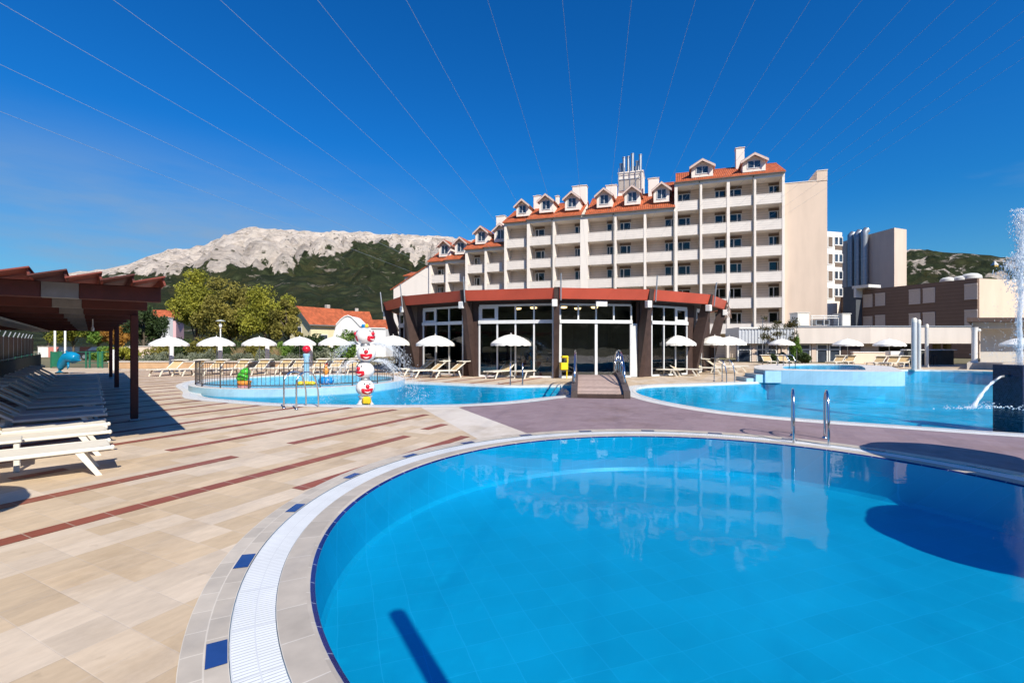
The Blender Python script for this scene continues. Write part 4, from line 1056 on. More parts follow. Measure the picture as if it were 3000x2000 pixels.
m_ = MB(); m_.lathe([(.2, .42), (.17, .5), (.155, .7), (.15, 2.5), (.2, 2.75)], 18, (Xat(2857, 31.9) - o_.x, -.55, 0)); smooth_by_angle(m_.build('column', m_white_paint, kio))
t = thing('lamp_bracket', 'old style lamp hanging on the kiosk beside its column', 'lamp', (Xat(2866, 32.0), 31.95, 0))
b_ = MB(); b_.tube([(0, 0, .45), (0, 0, 2.45)], .025, 6); b_.tube([(0, 0, 1.6), (.08, 0, 1.75), (0, 0, 1.9)], .02, 6); b_.build('pole', m_black, t)
b_ = MB(); b_.ball((0, 0, 2.55), .11, 12, 8); b_.build('lamp_shade', m_white_paint, t, True)

# --- bar counter in the recess, bin, boxes on the low roof
t = thing('bar_counter', 'bar counter with a white top under the cream wing', 'counter', (Xat(2725, 38.5), 38.5, 0))
b_ = MB(); b_.bbox(-2.1, 1.9, -.3, .35, 1.12, 1.2, .02); b_.build('counter_top', m_white_paint, t)
b_ = MB(); b_.box(-1.9, 1.7, -.2, .3, 0, 1.12); b_.build('counter_front', M('dark counter front', (.07, .075, .07), .4, .2, 3), t)
for k, (px, d, lb) in enumerate(((2683, 37.0, 'black bar stool at the west end of the bar counter'), (2706, 37.2, 'black bar stool in the middle of the bar counter'), (2735, 37.2, 'black bar stool at the east end of the bar counter'))):
    s = thing('bar_stool', lb, 'stool', (Xat(px, d), d, 0), group='bar stools')
    b_ = MB(); b_.lathe([(.18, .74), (.2, .78), (.17, .81)], 14); b_.build('seat', m_black, s)
    for a in range(4):
        l = MB(); ca, sa_ = cos(pi / 4 + a * pi / 2), sin(pi / 4 + a * pi / 2); l.tube([(.22 * ca, .22 * sa_, 0), (.12 * ca, .12 * sa_, .75)], .016, 6); l.build('leg', m_black, s)
t = thing('service_counter', 'white service hatch counter west of the pool bar', 'counter', (Xat(2632, 39), 39, 0))
b_ = MB(); b_.bbox(-.85, .8, -.3, .3, .72, 1.05, .02); b_.build('counter_top', m_white_paint, t)
b_ = MB(); b_.box(-.75, .7, -.2, .25, 0, .72); b_.build('counter_front', m_tan, t)
t = thing('low_wall', 'low pink garden wall behind the sun loungers by the lagoon', 'wall', (Xat(2575, 40), 40, 0)); tag(t)
b_ = MB(); b_.bbox(-2.2, 2.0, -.12, .12, 0, .92, .02); b_.build('wall', m_pink, t); b_ = MB(); b_.bbox(-2.25, 2.05, -.17, .17, .92, .99, .015); b_.build('coping', m_white_paint, t)
m_plastic = M('off white box', (.72, .70, .64), .6, .06, 3)
def roofbox(px0, px1, py0, py1, d, label, name='roof_cabinet'):
    x0, x1 = Xat(px0, d), Xat(px1, d); t = thing(name, label, 'cabinet', ((x0 + x1) / 2, d, zt1 + .1))
    h = Zat(py0, d) - zt1 - .1; wv = (x1 - x0) / 2
    b_ = MB(); b_.bbox(-wv, wv, 0, 1.2, 0, h, .05); b_.build('body', m_plastic, t)
    b_ = MB(); b_.bbox(-wv - .06, wv + .04, -.05, 1.25, h, h + .07, .02); b_.build('lid', m_plastic, t)
roofbox(2336, 2372, 917, 958, 43.6, 'large white cabinet on the low wing roof in front of the hotel end wall'); roofbox(2467, 2493, 920, 955, 43.6, 'slim white cabinet on the low wing roof near the brown block')
t = thing('air_conditioner', 'grey air conditioning plant with pipe frame on the low wing roof', 'air conditioner', (Xat(2412, 44), 44, zt1 + .1))
b_ = MB(); b_.bbox(-.7, .6, 0, .8, .1, .62, .03); b_.m(1).box(-.6, -.1, -.01, 0, .18, .55); b_.box(.0, .5, -.01, 0, .18, .55); b_.build('body', [m_galv, m_black], t)
b_ = MB()
for z in (.75, .95): b_.tube([(-1.2, -.1, z), (1.4, -.1, z)], .05, 6)
for x in (-1.1, 0, 1.3): b_.tube([(x, -.1, 0), (x, -.1, 1.0)], .04, 6)
b_.build('pipe_frame', m_white_paint, t)

# --- steel shower columns by the lagoon
for px, d, h, lb in ((2678, 30.8, Zat(931, 30.8), 'tall thick steel column by the lagoon edge'), (2692, 31.6, Zat(936, 31.6), 'tall steel column just behind the thickest one'), (2715, 34.5, Zat(949, 34.5), 'thinner steel column standing by the bar counter')):
    t = thing('shower_column', lb, 'column', (Xat(px, d), d, 0), group='steel columns by the lagoon')
    r = .15 if px < 2685 else .115
    b_ = MB(); b_.lathe([(r + .06, 0), (r + .06, .03), (r, .04), (r, h - .3), (r * .98, h - .28)], 20); smooth_by_angle(b_.build('pole', m_sheen, t))
    b_ = MB(); b_.lathe([(r * 1.02, h - .28), (r * 1.02, h - .08), (r * .6, h)], 20); smooth_by_angle(b_.build('cap', m_cream, t))

# ================================================================== sun loungers
def lounger(label, group, shade=True):
    """origin under the middle; foot towards +x"""
    r = thing('sun_lounger', label, 'sun lounger', group=group)
    f_ = MB()
    for s in (-1, 1):
        f_.bbox(-.30, .95, s * .30 - .03, s * .30 + .03, .315, .365, .012)
        f_.bbox(.93, .975, s * .30 - .036, s * .30 + .036, .31, .372, .014)
    f_.bbox(.90, .94, -.30, .30, .32, .36, .01); f_.bbox(-.31, -.27, -.30, .30, .32, .36, .01)
    f_.build('frame', m_cream, r)
    b_ = MB(); n = 14                                        # sling, slightly sagging
    for j in range(2):
        z0 = -.012 * j
        b_.add([(-.29 + 1.2 * i / n, y, .366 + z0 - .014 * sin(pi * i / n) * (1 - abs(y) / .4)) for i in range(n + 1) for y in (-.27, 0, .27)],
               [((i * 3 + k), (i + 1) * 3 + k, (i + 1) * 3 + k + 1, i * 3 + k + 1) if j == 0 else ((i * 3 + k), i * 3 + k + 1, (i + 1) * 3 + k + 1, (i + 1) * 3 + k) for i in range(n) for k in range(2)])
    b_.build('seat', m_creamfab, r, True)
    T = Matrix.Translation((-.29, 0, .35)) @ Matrix.Rotation(radians(36), 4, 'Y')
    k_ = MB()
    for s in (-1, 1): k_.bbox(-.70, .0, s * .29 - .025, s * .29 + .025, -.02, .025, .01, T)
    k_.bbox(-.72, -.68, -.31, .31, -.02, .03, .01, T); k_.m(1).bbox(-.69, -.01, -.265, .265, -.002, .012, .004, T)
    bk = k_.build('backrest', [m_cream, m_fabric], r)
    if shade:
        T2 = Matrix.Translation((-.86, 0, .78)) @ Matrix.Rotation(radians(4), 4, 'Y')
        h = MB(); h.bbox(-.20, .20, -.34, .34, -.008, .010, .006, T2); h.m(1).bbox(-.22, .22, -.355, -.33, -.02, .02, .008, T2); h.bbox(-.22, .22, .33, .355, -.02, .02, .008, T2); h.bbox(-.225, -.2, -.355, .355, -.02, .02, .008, T2)
        h.build('sunshade', [m_creamfab, m_cream], r)
    for (x, dx) in ((.62, .20), (-.42, -.12)):
        for s in (-1, 1):
            l = MB(); a = Vector((x, s * .295, .33)); c = Vector((x + dx, s * .295, 0)); u_ = Vector((.032, 0, 0)); w_ = Vector((0, .02, 0))
            l.add([c - u_ - w_, c + u_ - w_, c + u_ + w_, c - u_ + w_, a - u_ * 1.3 - w_, a + u_ * 1.3 - w_, a + u_ * 1.3 + w_, a - u_ * 1.3 + w_], [(3, 2, 1, 0), (4, 5, 6, 7), (0, 1, 5, 4), (1, 2, 6, 5), (2, 3, 7, 6), (3, 0, 4, 7)])
            l.build('leg', m_cream, r)
    return r
ORD = ['first', 'second', 'third', 'fourth', 'fifth', 'sixth', 'seventh', 'eighth', 'ninth', 'tenth', 'eleventh', 'twelfth', 'thirteenth', 'fourteenth', 'fifteenth', 'sixteenth', 'seventeenth', 'eighteenth', 'nineteenth', 'twentieth', 'twenty-first', 'twenty-second', 'twenty-third', 'twenty-fourth']
proto = [None]
def put_lounger(foot, ang, label, group, z=0):
    """foot = ground point under the foot end; ang = heading from head to foot"""
    c = (foot[0] - .95 * cos(ang), foot[1] - .95 * sin(ang), z)
    if proto[0] is None:
        proto[0] = lounger(label, group); o = proto[0]; o.location = c; o.rotation_euler = (0, 0, ang)
    else: o = dup(proto[0], c, ang, label)
    o['group'] = group; return o
GP, GH, GV, GLg = 'sun loungers under the pergola', 'sun loungers before the hedge', 'sun loungers by the pavilion', 'sun loungers by the lagoon'
PU = Vector((-.656, .755, 0)); PV = Vector((.755, .656, 0)); pang = atan2(.70, .714)
P0 = Vector((-5.44, 6.55, 0))
lab = {0: 'sunlit cream lounger, the front one in the row under the pergola', 1: 'sunlit cream lounger beside the resin side table at the pergola front'}
for k in range(16):
    q = P0 + PU * (1.20 * k + (.25 if k % 2 else 0)) 
    put_lounger((q.x, q.y), pang + .02 * ((k * 7) % 3 - 1), lab.get(k, f'cream lounger in pergola shade, {ORD[k]} from the front of the pool row'), GP)
t = thing('side_table', 'square beige resin table between the two sunlit pergola loungers', 'table', (*(P0 - PV * 1.12 + PU * .78).xy, 0), pang)
b_ = MB(); b_.bbox(-.22, .22, -.22, .22, .38, .42, .012); b_.build('table_top', m_cream, t)
for sx_ in (-1, 1):
    for sy_ in (-1, 1):
        l = MB(); l.bbox(sx_ * .17 - .03, sx_ * .17 + .03, sy_ * .17 - .03, sy_ * .17 + .03, 0, .38, .008); l.build('leg', m_cream, t)
for k, (px, d) in enumerate(((446, 24.6), (513, 24.8), (575, 25.0), (655, 25.4), (717, 25.6), (786, 25.9), (832, 26.0), (898, 26.4), (948, 26.6), (1000, 26.8))):
    a = -pi / 2 - .10 - .02 * (k % 3)
    put_lounger((Xat(px, d), d), a, f'cream lounger facing the pool, {ORD[k]} along the row before the lavender hedge' if k else 'cream lounger at the pergola end of the row before the lavender hedge', GH)
pavl = [((1203, 23.9), -2.55, 'lounger with a taupe back beside the kidney pool spray'), ((1262, 23.6), -2.55, 'lounger under the parasol at the middle west window'), ((1432, 23.0), -2.2, 'lounger on the west side of the parasol at the front window'), ((1517, 23.2), -2.2, 'lounger between the front window parasol and the yellow bin'),
        ((1996, 24.6), -.62, 'lounger with a brown back under the parasol right of the door'), ((2052, 25.0), -.62, 'lounger between the east window and the leaning rib'), ((2122, 26.4), -.55, 'lounger at the foot of the leaning east rib'), ((2168, 27.3), -.5, 'lounger in the middle of the three by the dark east wall'), ((2192, 28.6), -.45, 'lounger at the outer end by the dark east wall'), ((1172, 25.6), -2.6, 'lounger half hidden by spray near the far west window')]
for (px, d), a, lb in pavl: put_lounger((Xat(px, d), d), a, 'cream ' + lb, GV)
lag = [((2266, 35.5), -1.75, 'cream lounger west of the parasol near the climbing plant'), ((2314, 35.5), -1.75, 'cream lounger east of the parasol near the climbing plant'), ((2432, 35.0), -2.55, 'cream lounger at the west end of the lagoon row'), ((2468, 35.5), -2.5, 'tan backed lounger under the parasol before the brown pier'),
       ((2548, 33.5), -2.6, 'cream lounger west of the lagoon parasol with slack valance'), ((2592, 33.2), -2.55, 'cream lounger under the lagoon parasol with slack valance'), ((2630, 33.6), -2.5, 'cream lounger beside the thick steel column')]
for (px, d), a, lb in lag: put_lounger((Xat(px, d), d), a, lb, GLg)
# white lounger-like table by the kiosk
# ================================================================== parasols
def parasol(label, group):
    r = thing('parasol', label, 'parasol', group=group)
    c = MB(); N = 48; prof = [(.03, 2.18), (.30, 2.125), (.62, 2.0), (.88, 1.835), (1.0, 1.73)]
    vt_ = []
    def rad(k, j): return 1 - .035 * (j / 4) * (1 - abs(cos(k * 2 * pi / N * 4)))     # cloth draws in between the eight ribs
    for off in (0, -.012):
        for j, (q, z) in enumerate(prof):
            for k in range(N): a = 2 * pi * k / N; vt_.append((q * rad(k, j) * cos(a), q * rad(k, j) * sin(a), z + off + (.018 * (1 - abs(cos(k * 2 * pi / N * 4))) * -(j in (2, 3)))))
    J = len(prof); fc = []
    for j in range(J - 1):
        for k in range(N):
            a, b_, c_, d_ = j * N + k, j * N + (k + 1) % N, (j + 1) * N + (k + 1) % N, (j + 1) * N + k
            fc.append((d_, c_, b_, a)); o2 = J * N; fc.append((a + o2, b_ + o2, c_ + o2, d_ + o2))
    c.add(vt_, fc); c.build('canopy', m_canvas, r, True)
    v_ = MB(); n = N; vs = []
    for off in (0, -.01):
        for j in range(2):
            for k in range(n):
                a = 2 * pi * k / n; q = (1 + off) * rad(k, 4) + (.012 * sin(k * 5.0) if j else 0); vs.append((q * cos(a), q * sin(a), 1.733 if j == 0 else 1.615 - .022 * sin(k * 2 * pi / 6) ** 2 + (.03 if k % 6 == 3 else 0)))
    fs = []
    for k in range(n): fs += [(k, n + k, n + (k + 1) % n, (k + 1) % n), (2 * n + k, 2 * n + (k + 1) % n, 3 * n + (k + 1) % n, 3 * n + k)]
    v_.add(vs, fs); v_.build('valance', m_canvas, r)
    p = MB(); p.tube([(0, 0, 0), (0, 0, 2.17)], .02, 10); p.build('pole', m_galv, r)
    f_ = MB(); f_.lathe([(.012, 2.17), (.022, 2.2), (.02, 2.24), (.006, 2.27)], 10); f_.build('finial', m_white_paint, r)
    for k in range(8):
        q = MB(); a = 2 * pi * k / 8; q.tube([(.03 * cos(a), .03 * sin(a), 2.14), (.6 * cos(a), .6 * sin(a), 1.985), (.98 * cos(a), .98 * sin(a), 1.725)], .007, 5); q.build('rib', m_galv, r)
    b_ = MB(); b_.lathe([(.25, 0), (.25, .05), (.06, .07), (.035, .35)], 18); b_.build('base', m_concrete, r)
    return r
pp = [None]
def put_parasol(X, Y, H, label, group, rz=0.0, sc=1.0):
    if pp[0] is None: pp[0] = parasol(label, group); o = pp[0]
    else: o = dup(pp[0], (0, 0, 0), 0, label)
    o.location = (X, Y, 0); o.rotation_euler = (0, 0, rz); s = H / 2.25; o.scale = (sc, sc, s); o['group'] = group
for (px, py, d, lb, g_) in ((496, 983, 28.0, 'white parasol nearest the pergola in front of the lavender hedge', 'h'), (634, 983, 28.6, 'white parasol in front of the mushroom street lamp', 'h'), (760, 984, 30.6, 'white parasol below the big autumn trees, west of the dark bush', 'h'),
        (878, 983, 30.9, 'white parasol in front of the rounded dark bush', 'h'), (980, 983, 31.0, 'white parasol below the white curved gable', 'h'), (1152, 979, 27.4, 'white parasol half hidden by the ball column spray', 'p'),
        (1275, 978, 25.0, 'white parasol before the three pane west window', 'p'), (1497, 975, 23.9, 'white parasol before the four pane window', 'p'), (1982, 978, 26.0, 'white parasol before the three pane east window', 'p'),
        (2094, 980, 29.0, 'white parasol beside the leaning east rib', 'p'), (2137, 982, 31.0, 'white parasol at the dark east wall of the pavilion', 'p'), (2290, 990, 41.0, 'small white parasol below the climbing plant', 'l'),
        (2483, 990, 36.5, 'white parasol before the brown pier of the low wing', 'l'), (2605, 990, 35.0, 'white parasol nearest the steel columns', 'l'), (2990, 986, 30.0, 'white parasol behind the fountain block', 'l')):
    put_parasol(Xat(px, d), d, Zat(py, d), lb, {'h': 'parasols before the hedge', 'p': 'parasols by the pavilion', 'l': 'parasols by the lagoon'}[g_], (px * .37) % .7)
# parasols and a post just outside the view whose shade falls across the near pool
put_parasol(7.45, 5.65, 2.2, 'white parasol on the mauve paving east of the round pool', 'parasols beside the round pool', .2, 1.0)
put_parasol(6.98, 3.5, 2.2, 'white parasol on the mauve paving south-east of the round pool', 'parasols beside the round pool', .5, 1.18)
put_parasol(-5.2, 3.1, 2.2, 'white parasol on the sandstone paving near the viewer', 'parasols beside the round pool', .5)
# ================================================================== pergola
perg = thing('pergola', 'maroon timber pergola with overlapping roof boards shading the sun loungers', 'pergola', (-8.28, 10.7, 0), atan2(.755, -.656))
# local frame: x runs along the pergola away from the viewer, y to its west side
PO = Vector((-8.28, 10.7, 0))
def ploc(X, Y): d = Vector((X, Y, 0)) - PO; return d.dot(PU), d.dot(-PV)
xs_b = [(-4.5 + 2.36 * k) for k in range(11)]
EW = 4.7                                                   # width to the west
for x in (0.0, 10.0, 17.4):
    p = MB(); p.bbox(x - .07, x + .07, -.07 + .06, .07 + .06, .04, 2.32, .012); p.m(1).bbox(x - .09, x + .09, -.03, .15, 0, .04, .005); p.build('post', [m_wood_red, m_galv], perg)
for k, x in enumerate(xs_b):
    b_ = MB(); b_.bbox(x - .05, x + .05, -.02, .90, 2.31, 2.53, .01); b_.bbox(x - .05, x + .05, 1.28, EW, 2.31, 2.53, .01); bo = b_.build('beam', m_wood_red, perg)
    s_ = MB(); s_.bbox(x - .045, x + .045, .90, 1.28, 2.312, 2.528, .006)
    for yy in (.95, 1.09, 1.23): s_.lathe([(.012, 0), (.012, .012)], 8, M4=Matrix.Translation((x - .045, yy, 2.44)) @ Matrix.Rotation(-pi / 2, 4, 'Y'))
    s_.build('splice_plate', M('grey zinc plate', (.20, .20, .20), .6, .15, 5, .2), bo)
x0, x1 = xs_b[0] - .55, xs_b[-1] + .3
for k in range(14):
    y = -.06 + .345 * k
    T = Matrix.Translation((0, y, 2.535)) @ Matrix.Rotation(radians(-16), 4, 'X')
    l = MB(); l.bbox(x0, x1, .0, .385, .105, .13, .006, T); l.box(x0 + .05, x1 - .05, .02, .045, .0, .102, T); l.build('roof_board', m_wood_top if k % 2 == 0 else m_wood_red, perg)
g_ = MB(); g_.bbox(x0 + 3.4, x1 - .4, 2.3, 2.9, 2.24, 2.30, .01); g_.build('cable_tray', M('grey cable tray', (.30, .29, .28), .6, .1, 2), perg)
g_ = MB(); g_.tube([(2.4, .75, 2.3), (2.4, .75, 2.13)], .012, 6); g_.lathe([(.012, 0), (.035, -.06), (.03, -.13)], 10, (2.4, .75, 2.13)); g_.build('pendant_bulb', m_white_paint, perg)
# bright skirting where daylight enters along the back: pale posts, maroon panels and a green net fence
pan = thing('panel_fence', 'row of maroon board panels between pale posts behind the pergola loungers', 'fence', (*(PO - PV * 4.2).xy, 0), atan2(.755, -.656))
x = 1.0
while x < 38:
    p = MB(); p.box(x + .05, x + 2.06, -.02, .02, .55, 2.05); p.build('panel', m_wood_red, pan)
    p = MB(); p.bbox(x - .03, x + .03, -.03, .03, 0, 2.0, .008); T = Matrix.Translation((x, 0, 2.0)) @ Matrix.Rotation(radians(20), 4, 'X'); p.bbox(-.03, .03, -.025, .025, -.02, .34, .008, T); p.build('post', m_galv, pan)
    x += 2.12
net = thing('green_net_fence', 'low dark green net fence along the back of the pergola', 'fence', (*(PO - PV * 3.7).xy, 0), atan2(.755, -.656))
m_green = M('green coated wire', (.02, .13, .08), .5, .1, 5); m_net = M('dark shade net', (.014, .022, .016), .9, .2, 6)
p = MB(); p.box(-2, 38, -.01, .01, .05, .88); p.build('mesh', m_net, net)
x = -2
while x < 38.5: p = MB(); p.tube([(x, .03, 0), (x, .03, 1.0)], .025, 6); p.build('post', m_green, net); x += 3.0
p = MB(); p.tube([(-2, .03, .95), (38, .03, .95)], .02, 6); p.build('rail', m_green, net)
# green garden fence and gate at the far end
gf = thing('garden_fence', 'green wire fence with a gate beyond the pergola loungers', 'fence', (Xat(230, 33), 33, 0))
for k, px in enumerate((150, 172, 252, 263, 288, 300, 330)):
    p = MB(); X = Xat(px, 33) - Xat(230, 33); p.bbox(X - .04, X + .04, -.04, .04, 0, 1.15, .008); p.build('post', m_green, gf)
for a, b_, mt_ in ((150, 182, M('green screen', (.015, .15, .085), .7, .15, 3)), (284, 301, M('leaf green panel', (.04, .16, .05), .8, .3, 6))):
    p = MB(); p.box(Xat(a, 33) - Xat(230, 33), Xat(b_, 33) - Xat(230, 33), -.01, .01, .1, 1.12); p.build('screen_panel', mt_, gf)
p = MB()
for z in (.35, 1.1): p.tube([(Xat(182, 33) - Xat(230, 33), 0, z), (Xat(330, 33) - Xat(230, 33), 0, z)], .02, 6)
p.build('rail', m_green, gf)

# ================================================================== footbridge over the link between the pools
BA, BB = Vector((2.74, 15.0, 0)), Vector((3.62, 21.2, 0)); bd = (BB - BA).normalized(); bl = (BB - BA).length
br = thing('footbridge', 'small arched timber footbridge with curved steel handrails between the pools', 'bridge', BA, atan2(bd.y, bd.x))
def arch(x, c=.36, b=.13): return b + c * (1 - ((x - bl / 2) / (bl / 2)) ** 2)
m_deckwood = deck_mat('bridge boards', (.36, .25, .20), (.42, .30, .24), (.12, .08, .07), 3, .14, .008, (.44, .33, .28), .7)
def planks():
    t = NT('weathered bridge planks'); t.set(.75, 0, .3); o = t.obj(); s = t.node('ShaderNodeSeparateXYZ'); t.link(o, s.inputs[0])
    fr = t.math('FRACT', t.math('DIVIDE', s.outputs[0], .145)); gap = t.math('GREATER_THAN', fr, .07)
    fl = t.math('FLOOR', t.math('DIVIDE', s.outputs[0], .145)); wn = t.node('ShaderNodeTexWhiteNoise', noise_dimensions='1D'); t.link(fl, wn.inputs['W'])
    c = t.mix(1.0, (.44, .325, .275), t.ramp(wn.outputs['Value'], [(0, .78), (1, 1.12)]), 'MULTIPLY'); t.base(t.mix(gap, (.05, .035, .03), t.mix(1.0, c, t.ramp(t.noise(o, 9, 5), [(.3, .85), (.7, 1.1)]), 'MULTIPLY'))); t.bump(gap, .4, .01); return t.m
d_ = MB(); n = 40
v = []; 
for i in range(n + 1):
    x = bl * i / n; z = arch(x)
    v += [(x, -.70, z), (x, .70, z), (x, .70, z - .06), (x, -.70, z - .06)]
d_.add(v, [(i * 4 + k, (i + 1) * 4 + k, (i + 1) * 4 + (k + 1) % 4, i * 4 + (k + 1) % 4) for i in range(n) for k in range(4)] + [(0, 1, 2, 3), (n * 4 + 3, n * 4 + 2, n * 4 + 1, n * 4)])
d_.build('deck', planks(), br)
s_ = MB(); s_.bbox(-.10, .0, -.70, .70, 0.005, .115, .008); s_.build('step', m_brownwood, br)
m_beamwood = M('grey brown beam', (.085, .065, .06), .65, .25, 3, bump=.2)
for sgn in (-1, 1):
    g_ = MB(); v = []
    for i in range(n + 1):
        x = -.12 + (bl + .24) * i / n; z = arch(min(max(x, 0), bl)); y = sgn * .80
        v += [(x, y - .10, z + .10), (x, y + .10, z + .10), (x, y + .10, max(.0, z - .22) if 0 < i < n else 0), (x, y - .10, max(.0, z - .22) if 0 < i < n else 0)]
    g_.add(v, [(i * 4 + k, (i + 1) * 4 + k, (i + 1) * 4 + (k + 1) % 4, i * 4 + (k + 1) % 4) for i in range(n) for k in range(4)] + [(0, 1, 2, 3), (n * 4 + 3, n * 4 + 2, n * 4 + 1, n * 4)])
    g_.build('side_beam', m_beamwood, br)
    r_ = MB(); pts = []
    for i in range(25):
        a = pi * i / 24; x = bl / 2 - (bl / 2 - .75) * cos(a); pts.append((x, sgn * .80, arch(x) + .05 + .90 * sin(a) ** .55))
    r_.tube(pts, .032, 8)
    pts2 = [(x, y, arch(x) + .05 + (z - arch(x) - .05) * .55) for x, y, z in pts[2:-2]]; r_.tube(pts2, .018, 6)
    o = r_.build('handrail', m_steel, br, True)
    for i in range(4, 22, 3):
        b_ = MB(); x, y, z = pts[i]; b_.tube([(x, y, arch(x)), (x, y, z)], .018, 6); b_.build('baluster', m_steel, o, True)

# ================================================================== pool ladders
def ladder(name, label, loc, rz, tall=.92):
    """origin on the edge; +x points into the pool"""
    r = thing(name, label, 'ladder', loc, rz, 'pool ladders')
    for s in (-1, 1):
        y = s * .25
        pts = [(-.36, y, 0), (-.36, y, tall * .72), (-.33, y, tall * .84), (-.22, y, tall * .96), (-.06, y, tall), (.10, y, tall * .95), (.20, y, tall * .80), (.26, y, tall * .58), (.30, y, tall * .3), (.30, y, -.55)]
        q = [tuple(p) for p in spline(pts, 5, False)] + [pts[-1]]
        m_ = MB(); m_.tube(q, .021, 10); m_.build('rail', m_steel, r, True)
        m_ = MB(); m_.lathe([(.045, 0.004), (.045, .02), (.03, .045)], 14, (-.36, y, 0)); m_.build('flange', m_steel, r, True)
    for z in (-.15, -.40):
        m_ = MB(); m_.bbox(.26, .34, -.25, .25, z - .012, z + .012, .006); m_.build('tread', m_steel, r)
    return r
c = Vector((5.17, 8.40, 0)); ang = atan2(-.88, -.47)
ladder('pool_ladder', 'steel ladder with two tall hooped rails on the far edge of the round pool', c, ang, .88)
ladder('pool_ladder', 'steel ladder on the near edge of the kidney pool beside the red stripes', (Xat(886, 12.75), 12.75, 0), 1.05, .95)
ladder('pool_ladder', 'steel ladder on the far edge of the kidney pool before the pavilion', (Xat(1513, 19.75), 19.75, 0), -pi / 2, .9)
ladder('pool_ladder', 'steel ladder on the far edge of the lagoon beside the loungers', (Xat(2125, 21.2), 21.25, 0), -pi / 2 + .45, .95)
ladder('pool_ladder', 'steel ladder behind the raised whirlpool wall', (Xat(2308, 25.5), 25.6, .50), -1.1, .6)

# ================================================================== ball column with water jets
m_gloss = M('glossy white plastic', (.78, .78, .76), .25, .04, 3); m_rednose = M('glossy red plastic', (.62, .015, .035), .3, .06, 4)
m_yel2 = M('glossy yellow plastic', (.85, .52, .02), .3, .05, 4); m_bluep = M('glossy blue plastic', (.01, .22, .55), .3, .08, 4); m_orange = M('glossy orange plastic', (.75, .28, .04), .35, .08, 4)
m_lime = M('glossy green plastic', (.06, .42, .03), .35, .15, 3); m_sky = M('pale blue plastic', (.36, .62, .76), .35, .06, 3); m_pinkp = M('pink plastic', (.72, .30, .30), .4, .06, 3)
m_spray = spray_mat('water spray', .62); m_jet = spray_mat('water jet', .55)
TX, TY = Xat(1070, 13.9), 13.9
tot = thing('ball_column', 'column of four white clown faced balls spraying water in the kidney pool', 'water toy', (TX, TY, -.05))
m_ = MB(); m_.lathe([(.26, -.6), (.26, -.02), (.20, .05), (.16, .14), (.20, .24)], 20); smooth_by_angle(m_.build('base', m_gloss, tot))
m_ = MB(); m_.bbox(-.02, .22, -.30, -.10, .0, .24, .06); m_.build('foot', m_yel2, tot)
R_ = .255
def on_ball(c, lat, lon, r): return Vector((c[0] + r * cos(lat) * sin(lon), c[1] - r * cos(lat) * cos(lon), c[2] + r * sin(lat)))
def patch(mb, c, r, lat0, lon0, shape, lift=.012, n=28):
    """shallow raised patch following the ball; shape(angle) gives (dlon, dlat)"""
    vs = [on_ball(c, lat0, lon0, r + lift * 2)]
    for ring_, lf in ((.75, lift * 1.6), (1.0, -.005)):
        for k in range(n):
            a, b_ = shape(2 * pi * k / n); vs.append(on_ball(c, lat0 + b_ * ring_, lon0 + a * ring_, r + lf))
    mb.add(vs, [(0, 1 + k, 1 + (k + 1) % n) for k in range(n)] + [(1 + k, 1 + n + k, 1 + n + (k + 1) % n, 1 + (k + 1) % n) for k in range(n)])
for k, (z, lon, dx, cap) in enumerate(((.47, .55, 0, 0), (.97, -.45, -.01, 0), (1.45, .28, .03, 0), (1.96, -1.35, 0, 1))):
    c = (dx, 0, z); b_ = MB(); r_ = R_ * (1 if k < 3 else 1.02); b_.ball(c, r_, 32, 20, (1.04, 1.04, .93)); o = b_.build('ball', m_gloss, tot, True)
    for fl in ((lon,) if not cap else (lon, lon + 2.55)):
        p = MB(); patch(p, c, r_ * 1.0, -.28, fl, lambda a: (.82 * cos(a), .48 * sin(a) + .18 * cos(2 * a) * (sin(a) > -.2))); p.build('mouth', m_rednose, o, True)
        p = MB(); patch(p, c, r_ * 1.02, -.34, fl, lambda a: (.36 * cos(a), .08 * sin(a) - .10 * (1 - cos(a) ** 2)), .022); p.build('teeth', m_gloss, o, True)
        p = MB(); p.ball(on_ball(c, .22, fl, r_ * 1.0), .062, 14, 10); p.build('nose', m_rednose, o, True)
        for e_ in (-.32, .32): p = MB(); patch(p, c, r_ * .99, .50, fl + e_, lambda a: (.11 * cos(a), .11 * sin(a)), .012); p.build('eye', m_black, o, True)
    if not cap: p = MB(); p.lathe([(.12, -.04), (.14, 0), (.12, .04)], 16, (0, 0, z + .245)); p.build('collar', m_galv, tot, True)
m_ = MB(); m_.lathe([(.10, 0), (.11, .05), (.09, .10)], 20, (0, 0, 2.19)); m_.build('cap', m_bluep, tot, True)
m_ = MB(); m_.lathe([(.055, 0), (.06, .05), (.03, .10)], 14, (.06, -.06, 2.20)); m_.build('cap_button', m_yel2, tot, True)
